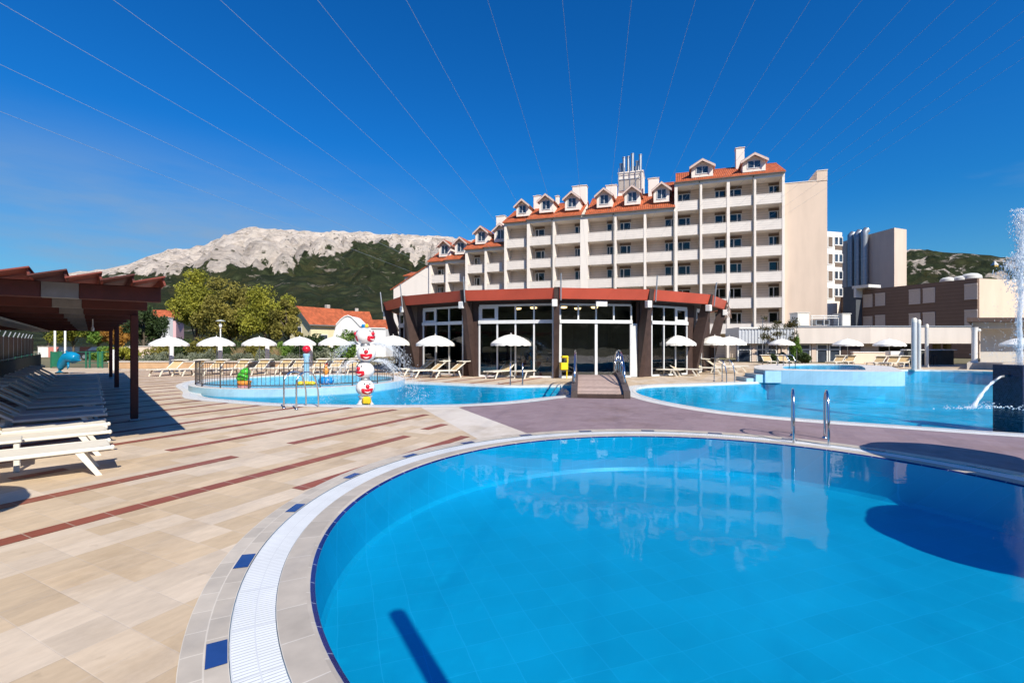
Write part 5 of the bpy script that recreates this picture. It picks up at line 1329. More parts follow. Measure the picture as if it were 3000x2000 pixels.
def arcs(mb, c, n, v0, el0, el1, az0, az1, seed, tend, drops=26, r=.0035, zfloor=0):
    rnd = random.Random(seed)
    for k in range(n):
        az = rnd.uniform(az0, az1); el = rnd.uniform(el0, el1); v = v0 * rnd.uniform(.85, 1.12); px_ = []
        for j in range(18):
            t = tend * j / 17; x = v * cos(el) * t; z = v * sin(el) * t - 4.9 * t * t
            if c[2] + z < zfloor: break
            px_.append((c[0] + x * cos(az), c[1] + x * sin(az), c[2] + z))
        m = len(px_); cut = int(m * rnd.uniform(.45, .75))
        if cut > 2: mb.tube(px_[:cut], [r * (1.4 - .9 * i / cut) for i in range(cut)], 4)
        for _ in range(drops):
            j = rnd.randint(max(1, cut // 2), max(2, m - 1)) if m > 3 else 0
            if j >= m: continue
            p = px_[j]; s = rnd.uniform(.004, .011); e_ = .05 + .05 * j / 17
            q = (p[0] + rnd.gauss(0, e_), p[1] + rnd.gauss(0, e_), max(zfloor, p[2] + rnd.gauss(0, e_)))
            mb.add([(q[0] - s, q[1], q[2]), (q[0], q[1] - s, q[2]), (q[0] + s, q[1], q[2]), (q[0], q[1] + s, q[2]), (q[0], q[1], q[2] + s * 1.6), (q[0], q[1], q[2] - s * 1.6)], [(0, 1, 4), (1, 2, 4), (2, 3, 4), (3, 0, 4), (1, 0, 5), (2, 1, 5), (3, 2, 5), (0, 3, 5)])
sp = MB(); arcs(sp, (.18, 0, 1.71), 34, 2.5, .15, .75, -.5, .45, 3, .95, 22, .0030); arcs(sp, (.18, 0, 1.22), 30, 2.3, .1, .6, -.5, .45, 4, .8, 20, .0030)
arcs(sp, (-.18, 0, 1.71), 22, 2.0, .2, .8, pi - .5, pi + .5, 5, .9, 14, .0033); arcs(sp, (-.18, 0, 1.22), 18, 1.8, .1, .6, pi - .5, pi + .5, 6, .8, 12, .0033)
tag(sp.build('water_spray', m_spray, tot), kind='stuff')

# ================================================================== paddling pool toys and railing
kx, ky = KID[0][0] - 3.95, 19.65
rail = thing('railing', 'dark metal railing with upright bars round the near rim of the paddling pool', 'railing', (kx, ky, .20))
m_rail = M('brown grey steel', (.085, .07, .062), .5, .15, 6, .3)
a0, a1 = radians(197), radians(352); npan = 9
for i in range(npan + 1):
    a = a0 + (a1 - a0) * i / npan; p = MB(); p.tube([(3.73 * cos(a), 3.73 * sin(a), 0), (3.73 * cos(a), 3.73 * sin(a), .84)], .022, 6); p.build('post', m_rail, rail)
for z in (.10, .83):
    p = MB(); p.tube([(3.73 * cos(a0 + (a1 - a0) * i / 60), 3.73 * sin(a0 + (a1 - a0) * i / 60), z) for i in range(61)], .017, 6); p.build('rail', m_rail, rail)
for i in range(npan):
    p = MB()
    for j in range(1, 8):
        a = a0 + (a1 - a0) * (i + j / 8) / npan; p.tube([(3.73 * cos(a), 3.73 * sin(a), .10), (3.73 * cos(a), 3.73 * sin(a), .83)], .008, 5)
    p.build('lattice', m_rail, rail)
# frog
FX, FY = Xat(716, 16.6), 16.6
fg = thing('frog_figure', 'green frog water toy sitting on an orange pot at the paddling pool rim', 'water toy', (FX, FY, .17))
b_ = MB(); b_.lathe([(.20, 0), (.22, .05), (.21, .09)], 20); b_.build('plinth', m_pinkp, fg, True)
b_ = MB(); b_.lathe([(.20, .09), (.225, .22), (.21, .24)], 20); b_.build('pot', m_orange, fg, True)
b_ = MB(); b_.ball((-.03, 0, .40), .19, 20, 14, (1.0, .95, .95)); b_.ball((.05, -.04, .55), .155, 20, 14, (1.1, 1, .72)); b_.ball((-.13, -.03, .34), .12, 14, 10, (1, 1.1, 1)); b_.ball((.10, -.11, .33), .07, 12, 8, (.8, .8, 1.6)); b_.build('body', m_lime, fg, True)
for dy in (-.09, .06): e_ = MB(); e_.ball((.07, dy - .03, .655), .042, 12, 8); e_.build('eye', m_lime, fg, True)
for dy in (-.125, .0): e_ = MB(); e_.ball((.09, dy - .0, .665), .02, 10, 6); e_.build('pupil', m_black, fg, True)
b_ = MB(); b_.ball((.09, -.13, .50), .06, 12, 8, (1.1, .6, .35)); b_.build('belly_patch', m_yel2, fg, True)
# mushroom column with red ball
t = thing('water_column', 'pale blue water column with a red ball on top in the paddling pool', 'water toy', (Xat(898, 18.6), 18.6, .1))
b_ = MB(); b_.lathe([(.10, 0), (.10, 1.06), (.13, 1.10), (.13, 1.18), (.08, 1.2)], 18); smooth_by_angle(b_.build('column', m_sky, t)); b_ = MB(); b_.ball((0, 0, 1.36), .155, 18, 12); b_.build('ball', m_rednose, t, True)
for k in range(3): b_ = MB(); b_.ball((-.14 + .2 * k, -.16, .07), .13, 14, 8, (1.2, 1, .7)); b_.build('pad', m_yel2, t, True)
sp = MB(); arcs(sp, (0, 0, 1.1), 10, .9, .2, .9, 0, 2 * pi, 8, .6, 8, .004); tag(sp.build('water_spray', m_spray, t), kind='stuff')
t = thing('duck_boat', 'small blue boat toy with an orange figure in the paddling pool', 'water toy', (Xat(955, 18.2), 18.2, .15))
b_ = MB(); b_.ball((0, 0, .14), .3, 18, 10, (1, .7, .55)); b_.build('hull', m_bluep, t, True); b_ = MB(); b_.lathe([(.11, 0), (.12, .06)], 14, (0, 0, .28)); b_.build('seat', m_gloss, t, True)
b_ = MB(); b_.ball((0, 0, .50), .10, 14, 10, (1, 1, 1.5)); b_.ball((0, 0, .68), .06, 12, 8); b_.build('figure', m_orange, t, True)
b_ = MB(); 
for dx in (-.03, 0.03): b_.tube([(dx, 0, .72), (dx * 1.8, 0, .82)], [.02, .006], 6)
b_.build('horn', m_rednose, t)
# dolphin by the gate
t = thing('dolphin_figure', 'glossy blue dolphin figure leaping beside the far end of the pergola', 'sculpture', (Xat(200, 27.0), 27.0, 0), 0); t.scale = (.82, .82, .86)
b_ = MB(); path = spline([(-.55, 0, .30), (-.42, 0, .62), (-.10, 0, 1.0), (.25, 0, 1.05), (.55, 0, .92), (.74, 0, .80)], 6, False); rr = [.10 + .26 * sin(pi * min(1, (i + 1) / len(path) * .82)) ** .8 for i in range(len(path))]
rr = [r * (1 if i < len(path) - 6 else max(.18, (len(path) - i) / 6 * .9)) for i, r in enumerate(rr)]
b_.tube(path, rr, 20); b_.ball((.74, 0, .86), .085, 12, 8, (1.9, .8, .6)); b_.build('body', M('glossy turquoise blue', (.004, .20, .38), .3, .2, 2), t, True)
b_ = MB(); b_.prism([(-.05, 1.22), (.18, 1.30), (-.20, 1.52)], -.02, .02, Matrix(((1, 0, 0, 0), (0, 0, 1, 0), (0, 1, 0, 0), (0, 0, 0, 1)))); b_.build('dorsal_fin', MATS['glossy turquoise blue'], t)
b_ = MB(); b_.tube([(.18, -.2, .72), (.30, -.32, .45), (.25, -.35, .30)], [.08, .06, .01], 10); b_.build('flipper', MATS['glossy turquoise blue'], t, True)
b_ = MB(); b_.tube([(-.55, 0, .30), (-.60, 0, .12)], [.1, .06], 10); b_.prism([(-.9, .02), (-.58, .18), (-.28, .02), (-.58, .08)], -.05, .05, Matrix(((1, 0, 0, 0), (0, 0, 1, 0), (0, 1, 0, .02), (0, 0, 0, 1)))); b_.build('tail', MATS['glossy turquoise blue'], t)
b_ = MB(); b_.lathe([(.35, 0), (.33, .08), (.1, .1)], 18, (-.45, 0, 0)); b_.build('base', m_black, t)
b_ = MB(); b_.ball((.45, -.20, .98), .03, 10, 6); b_.build('eye', m_gloss, t)

# ================================================================== fountain block
FB = Vector((Xat(2986, 13.4), 13.4, 0))
fo = thing('fountain_block', 'dark blue tiled fountain block with a tall jet and side spout in the lagoon', 'fountain', (FB.x, FB.y, -.85), radians(6))
m_mos = tiles_polar('dark mosaic', (.018, .026, .06), .05, .05, .004, .25, (.05, .06, .10), .5)
b_ = MB(); s = .37
for k, (p, q) in enumerate((((-s, -s), (s, -s)), ((s, -s), (s, s)), ((s, s), (-s, s)), ((-s, s), (-s, -s)))):
    b_.add([(*p, 0), (*q, 0), (*q, 1.95), (*p, 1.95)], [(0, 1, 2, 3)], [[(0, 0), (2 * s, 0), (2 * s, 1.9), (0, 1.9)]])
b_.add([(-s, -s, 1.95), (s, -s, 1.95), (s, s, 1.95), (-s, s, 1.95)], [(0, 1, 2, 3)], [[(0, 0), (1, 0), (1, 1), (0, 1)]]); b_.build('block', m_mos, fo)
b_ = MB(); b_.tube([(-.35, 0, 1.66), (-.62, -.02, 1.62), (-.86, -.05, 1.50)], .035, 10); b_.build('spout', m_galv, fo, True)
j = MB(); pts = []; v0 = 1.9
for i in range(16): t_ = .52 * i / 15; pts.append((-.86 - v0 * t_ * .9, -.05 - .25 * t_, 1.50 - .9 * t_ - 4.0 * t_ * t_ * .38))
pts = [p for p in pts if p[2] > .78]
j.tube(pts, [.03 + .012 * sin(i * 1.7) + .002 * i for i in range(len(pts))], 8); e_ = pts[-1]; rnd = random.Random(2)
for _ in range(150):
    a = rnd.uniform(0, 2 * pi); q = abs(rnd.gauss(0, .28)); s_ = rnd.uniform(.006, .02); x, y, z = e_[0] - .15 + q * cos(a) * 1.6, e_[1] + q * sin(a) * .5, .79 + abs(rnd.gauss(0, .03)); j.ball((x, y, z), s_, 5, 3)
tag(j.build('side_jet', m_jet, fo, True), kind='stuff')
j = MB(); jp = []; rnd = random.Random(7); N_ = 34
for i in range(N_): z = 1.95 + 4.15 * i / (N_ - 1); jp.append((.02 + .05 * sin(i * .5) * i / N_ + .10 * (i / N_) ** 2, .03 * cos(i * .7) * i / N_, z))
j.tube(jp, [.055 * (1 - .25 * i / N_) * (1 + .35 * rnd.random()) for i in range(N_)], 9)
for _ in range(3600):                                       # falling skirt and droplets, thickest half way up
    h = min(4.3, max(0, rnd.choice((rnd.gauss(2.75, .42), rnd.gauss(3.9, .3), rnd.uniform(0, 3.5))))); w_ = .05 + .13 * math.exp(-((h - 2.6) / .5) ** 2) + .05 * (h > 3.4)
    s_ = rnd.uniform(.004, .014) * (1 if 2 < h < 3.2 else .7); j.ball((.03 + rnd.gauss(-.05 if h < 3 else .04, w_), rnd.gauss(0, w_), 1.95 + h), s_, 5, 4, (1, 1, rnd.uniform(1, 4)))
for _ in range(500):
    a = rnd.uniform(0, 2 * pi); q = rnd.uniform(.1, 1.0); j.ball((q * cos(a), q * sin(a), 2.0 + abs(rnd.gauss(0, .8))), rnd.uniform(.004, .012), 5, 3)
for _ in range(420):
    a = rnd.uniform(0, 2 * pi); q = rnd.uniform(.52, .95); j.ball((q * cos(a) * 1.2, q * sin(a), .79 + abs(rnd.gauss(0, .05))), rnd.uniform(.006, .022), 5, 3)
tag(j.build('water_jet', m_jet, fo, True), kind='stuff')

# ================================================================== small fittings
t = thing('litter_bin', 'yellow litter bin on a thin post by the sliding door', 'bin', (Xat(1653, 23.2), 23.2, 0), .2)
b_ = MB(); b_.bbox(-.20, .16, -.14, .14, .42, .78, .03); b_.build('body', m_yellow, t); b_ = MB(); b_.bbox(-.14, .19, -.15, .15, .98, 1.10, .05); b_.bbox(.10, .17, -.13, .13, .76, 1.0, .01); b_.build('hood', m_yellow, t)
b_ = MB(); b_.bbox(-.17, .10, -.12, .12, .76, .79, .005); b_.build('opening', m_black, t); b_ = MB(); b_.tube([(.13, 0, 0), (.13, 0, .95)], .03, 8); b_.build('post', m_yellow, t)
t = thing('street_lamp', 'street lamp with a flat mushroom shade above the lavender hedge', 'lamp', (Xat(646, 33), 33, 0))
b_ = MB(); b_.tube([(0, 0, 0), (0, 0, 3.1)], .04, 10); b_.build('pole', m_white_paint, t); b_ = MB(); b_.lathe([(.05, 2.72), (.10, 2.85), (.10, 2.95), (.05, 3.05)], 14); b_.build('lantern', m_white_paint, t, True)
b_ = MB(); b_.lathe([(.30, 3.18), (.31, 3.2), (.20, 3.26), (.05, 3.30)], 24); b_.build('lamp_shade', M('grey lamp shade', (.40, .42, .38), .5), t, True)
for px, d, h, lb in ((502, 29.6, 1.75, 'white post standing behind the parasol nearest the pergola'), (645, 30.0, 1.7, 'white post standing just before the street lamp'), (783, 32.0, 1.7, 'white post behind the parasol below the autumn trees'), (910, 32.3, 1.7, 'white post beside the red ball of the water column'), (334, 30, 1.3, 'stout white post between the two far pergola posts'), (161, 46, 3.6, 'tall pale pole beside the gate fence'), (191, 48, 3.6, 'tall thin pole beyond the dolphin figure')):
    t = thing('white_post', lb, 'post', (Xat(px, d), d, 0), group='white posts by the hedge'); r = .13 if px > 300 else .09
    b_ = MB(); b_.lathe([(r, 0), (r, h - .05), (r * .8, h)], 16); smooth_by_angle(b_.build('shaft', m_white_paint, t)); b_ = MB(); b_.lathe([(r * 1.3, 0), (r * 1.3, .04)], 16); b_.build('base', m_galv, t)
t = thing('lamp_post', 'tall round lamp post beside the round pool near the viewer', 'lamp', (1.28, .15, 0))
b_ = MB(); b_.lathe([(.12, 0), (.12, .05), (.075, .06), (.07, 3.2)], 16); b_.build('pole', m_galv, t); b_ = MB(); b_.lathe([(.07, 3.2), (.072, 3.22), (.072, 3.38), (.02, 3.40)], 16); b_.build('lamp_head', m_white_paint, t)

# ================================================================== wires across the sky
m_wire = M('pale steel wire', (.30, .38, .48), .5, .02, 1)
vd = Vector((240 / F, 1, 0)).normalized(); sd = Vector((vd.y, -vd.x, 0)); H0 = 8.0
for k, i in enumerate(range(-8, 12)):
    off = (-.0876 + .197 * i) * H0 * 1.015; z = CH + H0 * (1 + .0397 * i)
    hit = (60.51 - (.322 * sd.x + .947 * sd.y) * off) / (.322 * vd.x + .947 * vd.y); hp = sd * off + vd * hit; send = hit if -11 < hp.x < 38 else 48
    m_ = MB(); m_.tube([tuple(sd * off + vd * s + Vector((0, 0, z - .14 * (1 - ((s - 20) / 28) ** 2)))) for s in [x_ * .5 for x_ in range(-16, int(send * 2) + 1, 4)]], .0045, 5)
    side = f'{ORD[k]} counted from the west'
    tag(m_.build('sky_wire', m_wire), f'thin pale wire high across the sky, {side}', 'wire', 'wires fanning across the sky')
# ================================================================== trees, shrubs, hedge
L_AUT = leaf_mat('autumn yellow green leaves', [(0.111, 0.125, 0.018), (0.285, 0.289, 0.039), (0.516, 0.475, 0.063)])
L_OLV = leaf_mat('olive brown leaves', [(0.087, 0.090, 0.021), (0.236, 0.213, 0.046), (0.420, 0.351, 0.080)])
L_DRK = leaf_mat('dark evergreen leaves', [(0.020, 0.037, 0.015), (0.048, 0.082, 0.027), (0.102, 0.136, 0.043)])
L_BRT = leaf_mat('bright green leaves', [(0.043, 0.085, 0.017), (0.128, 0.238, 0.037), (0.255, 0.374, 0.068)])
L_ORG = leaf_mat('rusty autumn leaves', [(0.161, 0.087, 0.021), (0.436, 0.218, 0.045), (0.600, 0.348, 0.071)])
L_LAV = leaf_mat('grey green lavender', [(.12, .14, .09), (.26, .285, .19), (.40, .42, .30)])
m_bark = M('grey brown bark', (.12, .095, .07), .9, .25, 6, bump=.4)
def leaf_at(mb, c, s, rnd, flat=.0):
    a = Vector((rnd.gauss(0, 1), rnd.gauss(0, 1), rnd.gauss(0, 1) * (1 - flat))); a = a.normalized() if a.length > 1e-6 else Vector((1, 0, 0))
    b = a.orthogonal().normalized(); q = rnd.uniform(0, 2 * pi); b = b * cos(q) + a.cross(b) * sin(q); d = a.cross(b)
    L, W = s * rnd.uniform(.7, 1.3), s * rnd.uniform(.35, .6)
    mb.add([c - b * L, c + d * W - b * L * .1, c + b * L, c - d * W - b * L * .1], [(0, 1, 2, 3)])
def foliage(mb, lobes, per, size, rnd, fill=.75):
    for (c, r) in lobes:
        c = Vector(c); rx = Vector(r) if hasattr(r, '__len__') else Vector((r, r, r))
        for _ in range(per):
            v = Vector((rnd.gauss(0, 1), rnd.gauss(0, 1), rnd.gauss(0, 1))).normalized() * (rnd.random() ** (1 - fill)) * rnd.uniform(.8, 1.12)
            leaf_at(mb, c + Vector((v.x * rx.x, v.y * rx.y, v.z * rx.z)), size, rnd)
def tree(name, label, X, Y, h, wd, mat, seed, cat='tree', group=None, crown0=.25, nl=26, per=230, size=.12, sparse=False):
    rnd = random.Random(seed); t = thing(name, label, cat, (X, Y, 0), 0, group)
    h *= 1.12; zc = h * (crown0 + 1) / 2; rz = h * (1 - crown0) / 2; lobes = []
    for i in range(nl):
        v = Vector((rnd.gauss(0, 1), rnd.gauss(0, 1), rnd.gauss(0, .9))).normalized() * rnd.uniform(.35, .92)
        top = 1 - .25 * max(0, v.z)
        lobes.append(((v.x * wd / 2 * top, v.y * wd / 2 * top, zc + v.z * rz), wd * rnd.uniform(.10, .19)))
    tr = MB(); tr.tube([(0, 0, -.05), (.05 * h * .1, 0, h * .2), (0, .03 * h * .3, h * .45), (.02 * h, 0, h * .62)], [h * .028, h * .021, h * .015, h * .007], 9)
    tr.build('trunk', m_bark, t, True)
    for (c, r) in lobes[:nl if sparse else 12]:
        c = Vector(c); z0 = h * rnd.uniform(.18, .42); l = MB(); m_ = Vector((c.x * .45, c.y * .45, (z0 + c.z) / 2 + .1)); l.tube([(0, 0, z0), m_, c, c + (c - m_).normalized() * r * .9], [h * .010, h * .006, h * .003, h * .001], 5); l.build('limb', m_bark, t, True) if not sparse else None

    f_ = MB(); foliage(f_, lobes, int(per * 1.5), size, rnd); f_.build('crown', mat, t)
    return t
tree('autumn_tree', 'tall yellow green tree nearest the pergola behind the hedge', Xat(575, 46), 46, Zat(828, 46), 5.4, L_AUT, 1, nl=34, per=260)
tree('autumn_tree', 'broad olive tree with bare twigs in the middle of the group behind the hedge', Xat(672, 45), 45, Zat(836, 45), 6.0, L_OLV, 2, nl=38, per=240)
tree('autumn_tree', 'golden olive tree nearest the yellow house behind the hedge', Xat(790, 44), 44, Zat(846, 44), 5.6, L_AUT, 3, nl=36, per=220)
tree('autumn_tree', 'lower olive tree leaning towards the yellow house', Xat(845, 43), 43, Zat(878, 43), 3.2, L_OLV, 33, nl=20, per=220)
tree('evergreen_tree', 'dark tree beside the pink house, seen just past the pergola beam', Xat(420, 52), 52, Zat(905, 52), 4.4, L_DRK, 4, nl=26, per=220)
tree('autumn_tree', 'small rusty orange tree behind the far pergola posts', Xat(345, 54), 54, Zat(955, 54), 3.0, L_ORG, 5, nl=18, per=200)
tree('autumn_tree', 'yellow green tree beyond the gate under the pergola roof edge', Xat(215, 56), 56, Zat(930, 56), 5.4, L_AUT, 6, nl=26, per=220)
tree('evergreen_tree', 'green tree between the gate and the rusty tree', Xat(288, 57), 57, Zat(935, 57), 4.6, L_BRT, 7, nl=22, per=220)
tree('evergreen_tree', 'dark tree at the end of the maroon panel fence', Xat(140, 60), 60, Zat(900, 60), 5, L_DRK, 8, nl=22, per=220)
def shrub(name, label, X, Y, h, wd, mat, seed, group=None, nl=16, per=200, size=.10, flat=1.0, dep=None):
    rnd = random.Random(seed); t = thing(name, label, 'shrub', (X, Y, 0), 0, group); lobes = []
    for i in range(nl):
        a = rnd.uniform(0, 2 * pi); q = sqrt(rnd.random()) * .72; z = rnd.uniform(.18, .80) * h * (1 - .35 * q)
        lobes.append(((cos(a) * q * wd / 2, sin(a) * q * (dep or wd) / 2, z), (wd * .17, (dep or wd) * .2, h * .22)))
    s_ = MB()
    for (c, r) in lobes[:6]: s_.tube([(c[0] * .2, c[1] * .2, 0), (c[0] * .7, c[1] * .7, c[2] * .6), c], [.03, .02, .006], 5)
    s_.build('stem', m_bark, t)
    f_ = MB(); foliage(f_, lobes, per, size, rnd); f_.build('foliage', mat, t)
    return t
shrub('evergreen_shrub', 'rounded dark bush in front of the yellow house', Xat(905, 40), 40, Zat(962, 40), 2.9, L_DRK, 11, nl=24, per=260)
shrub('green_shrub', 'bright green bush before the white curved gable', Xat(1008, 39), 39, Zat(945, 39), 1.9, L_BRT, 12, nl=20, per=220)
for k, (px, d, h, wv, mt_, lb) in enumerate(((470, 42, 2.2, 2.6, L_OLV, 'olive bush beside the peach garden wall'), (540, 43, 2.4, 3.2, L_DRK, 'dark bush in shade below the tall yellow green tree'), (610, 42.5, 2.7, 3.4, L_OLV, 'olive bush behind the street lamp'), (690, 42, 2.3, 3.0, L_DRK, 'dark bush below the broad olive tree'),
        (765, 42, 2.2, 2.8, L_OLV, 'olive bush below the golden olive tree'), (832, 40.5, 2.0, 2.0, L_BRT, 'light green bush beside the rounded dark bush'), (965, 40, 1.7, 2.0, L_DRK, 'dark low bush below the yellow wall'), (360, 44, 1.6, 2.6, L_AUT, 'yellow green bush behind the stout white post'), (300, 46, 1.6, 2.4, L_BRT, 'light green bush beyond the gate fence'))):
    shrub('garden_shrub', lb, Xat(px, d), d, h, wv, mt_, 20 + k, 'garden bushes behind the hedge', nl=16, per=210)
shrub('creeper_shrub', 'pale leafy creeper behind the parasol below the white gable', Xat(955, 36), 36, 1.5, 1.6, L_LAV, 41, nl=14, per=160)
lx = [(425, 34), (470, 34.2), (520, 34.4), (570, 34.6), (615, 34.8), (665, 35), (715, 35.2), (765, 35.4), (815, 35.6), (865, 35.8), (912, 36), (958, 36.2)]
for k, (px, d) in enumerate(lx):
    shrub('lavender_bush', f'grey green lavender bush, {ORD[k]} from the pergola along the hedge', Xat(px, d), d, 1.22 + .14 * sin(k * 2.1), 1.6, L_LAV, 60 + k, 'lavender bushes in the hedge', nl=14, per=170, size=.055, dep=1.3)
def tuft(label, px, d, seed):
    rnd = random.Random(seed); t = thing('pampas_grass', label, 'grass tuft', (Xat(px, d), d, 0), 0, 'pampas grass tufts'); b_ = MB()
    for _ in range(150):
        a = rnd.uniform(0, 2 * pi); q = rnd.uniform(.1, .6); h = rnd.uniform(.7, 1.5); b_.tube([(0.05 * cos(a), .05 * sin(a), 0), (q * .4 * cos(a), q * .4 * sin(a), h * .6), (q * cos(a), q * sin(a), h)], [.012, .012, .004], 3)
    b_.build('foliage', M('straw grass', (.42, .31, .16), .9, .2, 3), t)
tuft('dry straw coloured pampas tuft in front of the blue car', 698, 37.5, 1); tuft('dry straw coloured pampas tuft beside the light green bush', 808, 38, 2)
# planter wall and back garden walls
t = thing('planter_wall', 'long low sandstone planter wall in front of the lavender hedge', 'wall', (Xat(600, 32.6), 32.6, 0))
b_ = MB(); xa, xb = Xat(322, 32.6) - Xat(600, 32.6), Xat(1020, 32.6) - Xat(600, 32.6); b_.bbox(xa, xb, -.15, .15, 0, .42, .02); b_.build('wall', M('sandstone wall', (.50, .33, .19), .85, .15, 1.5, bump=.15), t)
b_ = MB(); b_.bbox(xa - .03, xb + .03, -.2, .2, .42, .49, .015); b_.build('coping', m_band, t)
t = thing('garden_wall', 'peach garden wall behind the parasol nearest the pergola', 'wall', (Xat(430, 48), 48, 0)); b_ = MB(); b_.bbox(-1.6, 1.4, -.1, .1, 0, 1.35, .02); b_.build('wall', m_pink, t); b_ = MB(); b_.bbox(-1.65, 1.45, -.15, .15, 1.35, 1.42, .01); b_.build('coping', m_band, t)
t = thing('garden_wall', 'white and red striped road wall beyond the gate', 'wall', (Xat(235, 58), 58, 0)); b_ = MB()
for k in range(9): b_.m(k % 3 == 1).bbox(-5 + 1.25 * k, -3.77 + 1.25 * k, -.1, .1, 0, 1.25, .02)
b_.build('wall', [m_white_paint, M('faded red paint', (.55, .20, .16), .7, .1, 3)], t); b_ = MB(); b_.bbox(-5.05, 6.3, -.14, .14, 1.25, 1.32, .02); b_.build('coping', m_concrete, t)

# ================================================================== houses of the town
def house(name, label, X, Y, rz, lx_, ly, he, hr, wall, win=(), over=.45):
    """ridge along local x"""
    t = thing(name, label, 'house', (X, Y, 0), rz); b_ = MB(); b_.box(-lx_ / 2, lx_ / 2, -ly / 2, ly / 2, 0, he)
    b_.add([(s * lx_ / 2, y, z) for s in (-1, 1) for y, z in ((-ly / 2, he), (ly / 2, he), (0, hr - .12))], [(0, 2, 1), (3, 4, 5), (0, 3, 5, 2), (1, 2, 5, 4)]); b_.build('wall', wall, t)
    r = MB(); L = hypot(ly / 2 + over, hr - he); k = (hr - he) / (ly / 2)
    for s in (-1, 1):
        y0 = s * (ly / 2 + over); z0 = he - over * k; x0, x1 = -lx_ / 2 - over, lx_ / 2 + over
        P = [Vector((x0, y0, z0 + .12)), Vector((x1, y0, z0 + .12)), Vector((x1, 0, hr + .12)), Vector((x0, 0, hr + .12))]
        if s > 0: P = [P[1], P[0], P[3], P[2]]
        r.m(0).add(P, [(0, 1, 2, 3)], [[(0, 0), (lx_, 0), (lx_, L), (0, L)]]); dn = Vector((0, 0, -.14)); r.m(1).add([p + dn for p in P], [(3, 2, 1, 0)])
        r.add([P[0], P[1], P[1] + dn, P[0] + dn], [(3, 2, 1, 0)]); r.add([P[1], P[2], P[2] + dn, P[1] + dn], [(3, 2, 1, 0)]); r.add([P[0], P[3], P[3] + dn, P[0] + dn], [(0, 1, 2, 3)])
    ro_ = r.build('roof', [m_roofred, m_pipe], t)
    c = MB(); c.bbox(lx_ * .2, lx_ * .2 + .5, .3, .8, he, hr + .6, .03); c.build('chimney', m_concrete, ro_)
    for (face, u_, z, wv, hv) in win:
        w_ = MB(); p = MB()
        if face == 'y': w_.box(u_ - wv / 2 - .08, u_ + wv / 2 + .08, -ly / 2 - .04, -ly / 2 + .01, z - .08, z + hv + .08); p.box(u_ - wv / 2, u_ + wv / 2, -ly / 2 - .06, -ly / 2, z, z + hv)
        else: s = -1 if face == '-x' else 1; xx = s * lx_ / 2; w_.box(min(xx, xx + s * .04), max(xx, xx + s * .04), u_ - wv / 2 - .08, u_ + wv / 2 + .08, z - .08, z + hv + .08); p.box(min(xx, xx + s * .06), max(xx, xx + s * .06), u_ - wv / 2, u_ + wv / 2, z, z + hv)
        o = w_.build('window', m_white_paint, t); p.build('pane', m_hotelpane, o)
    return t
m_yelw = plaster('cream yellow render', (.74, .66, .42), .06); m_wht = plaster('white house render', (.76, .76, .76), .05); m_pinkh = plaster('pink house render', (.66, .42, .44), .05)
house('yellow_house', 'cream yellow house with a red tiled roof beside the autumn trees', Xat(925, 60), 61.5, radians(58), 6.0, 4.4, Zat(945, 59), Zat(903, 61), m_yelw, (('y', -1.2, 1.6, 1.0, 1.1), ('y', 1.4, 1.6, 1.0, 1.1), ('-x', 0, 2.6, .9, 1.0)))
house('town_house', 'white house with a red roof behind the white curved gable', Xat(1012, 72), 73, radians(25), 5.5, 5.0, Zat(936, 72), Zat(912, 72), m_wht, (('y', 0, 2.5, .9, 1.0),))
house('town_house', 'low house with a red tiled roof beside the pavilion wall', Xat(1092, 62), 64, radians(-4), 3.6, 4.0, Zat(962, 62), Zat(938, 63), m_pinkh, (('y', -.3, 1.6, 1.9, .9),))
house('pink_house', 'tall pink house with a red roof between the trees', Xat(468, 80), 82, radians(20), 3.4, 4.4, Zat(928, 80), Zat(908, 80), m_pinkh, (('y', -.8, 4.4, .7, 1.1), ('y', .7, 4.4, .7, 1.1), ('y', -.8, 2.2, .7, 1.1), ('y', .7, 2.2, .7, 1.1)))
t = thing('white_pillar', 'plain white pillar wall in front of the pink house', 'wall', (Xat(489, 70), 70, 0)); b_ = MB(); b_.bbox(-.55, .55, -.5, .5, 0, Zat(932, 70), .03); b_.build('wall', m_wht, t); b_ = MB(); b_.bbox(-.62, .62, -.57, .57, Zat(932, 70), Zat(929, 70), .02); b_.build('coping', m_concrete, t)
t = thing('curved_gable_house', 'white wall with a curved gable top behind the bright green bush', 'building', (Xat(1020, 50), 50, 0))
pf = [(958, 1045), (985, 952), (998, 937), (1010, 928), (1020, 925), (1030, 929), (1042, 941), (1056, 956), (1075, 962), (1130, 963), (1130, 1045)]
P = [((px - 1020) / F * 50, Zat(py, 50)) for px, py in pf]; b_ = MB(); n = len(P); b_.add([(x, 0, max(z, 0)) for x, z in P] + [(x, 3, max(z, 0)) for x, z in P], [list(range(n)), list(range(2 * n - 1, n - 1, -1))] + [(i, n + i, n + (i + 1) % n, (i + 1) % n) for i in range(n)]); b_.build('wall', m_wht, t)
b_ = MB(); b_.tube([(x, -.05, z + .03) for x, z in P[1:-1]], .07, 6); b_.build('coping', m_white_paint, t)

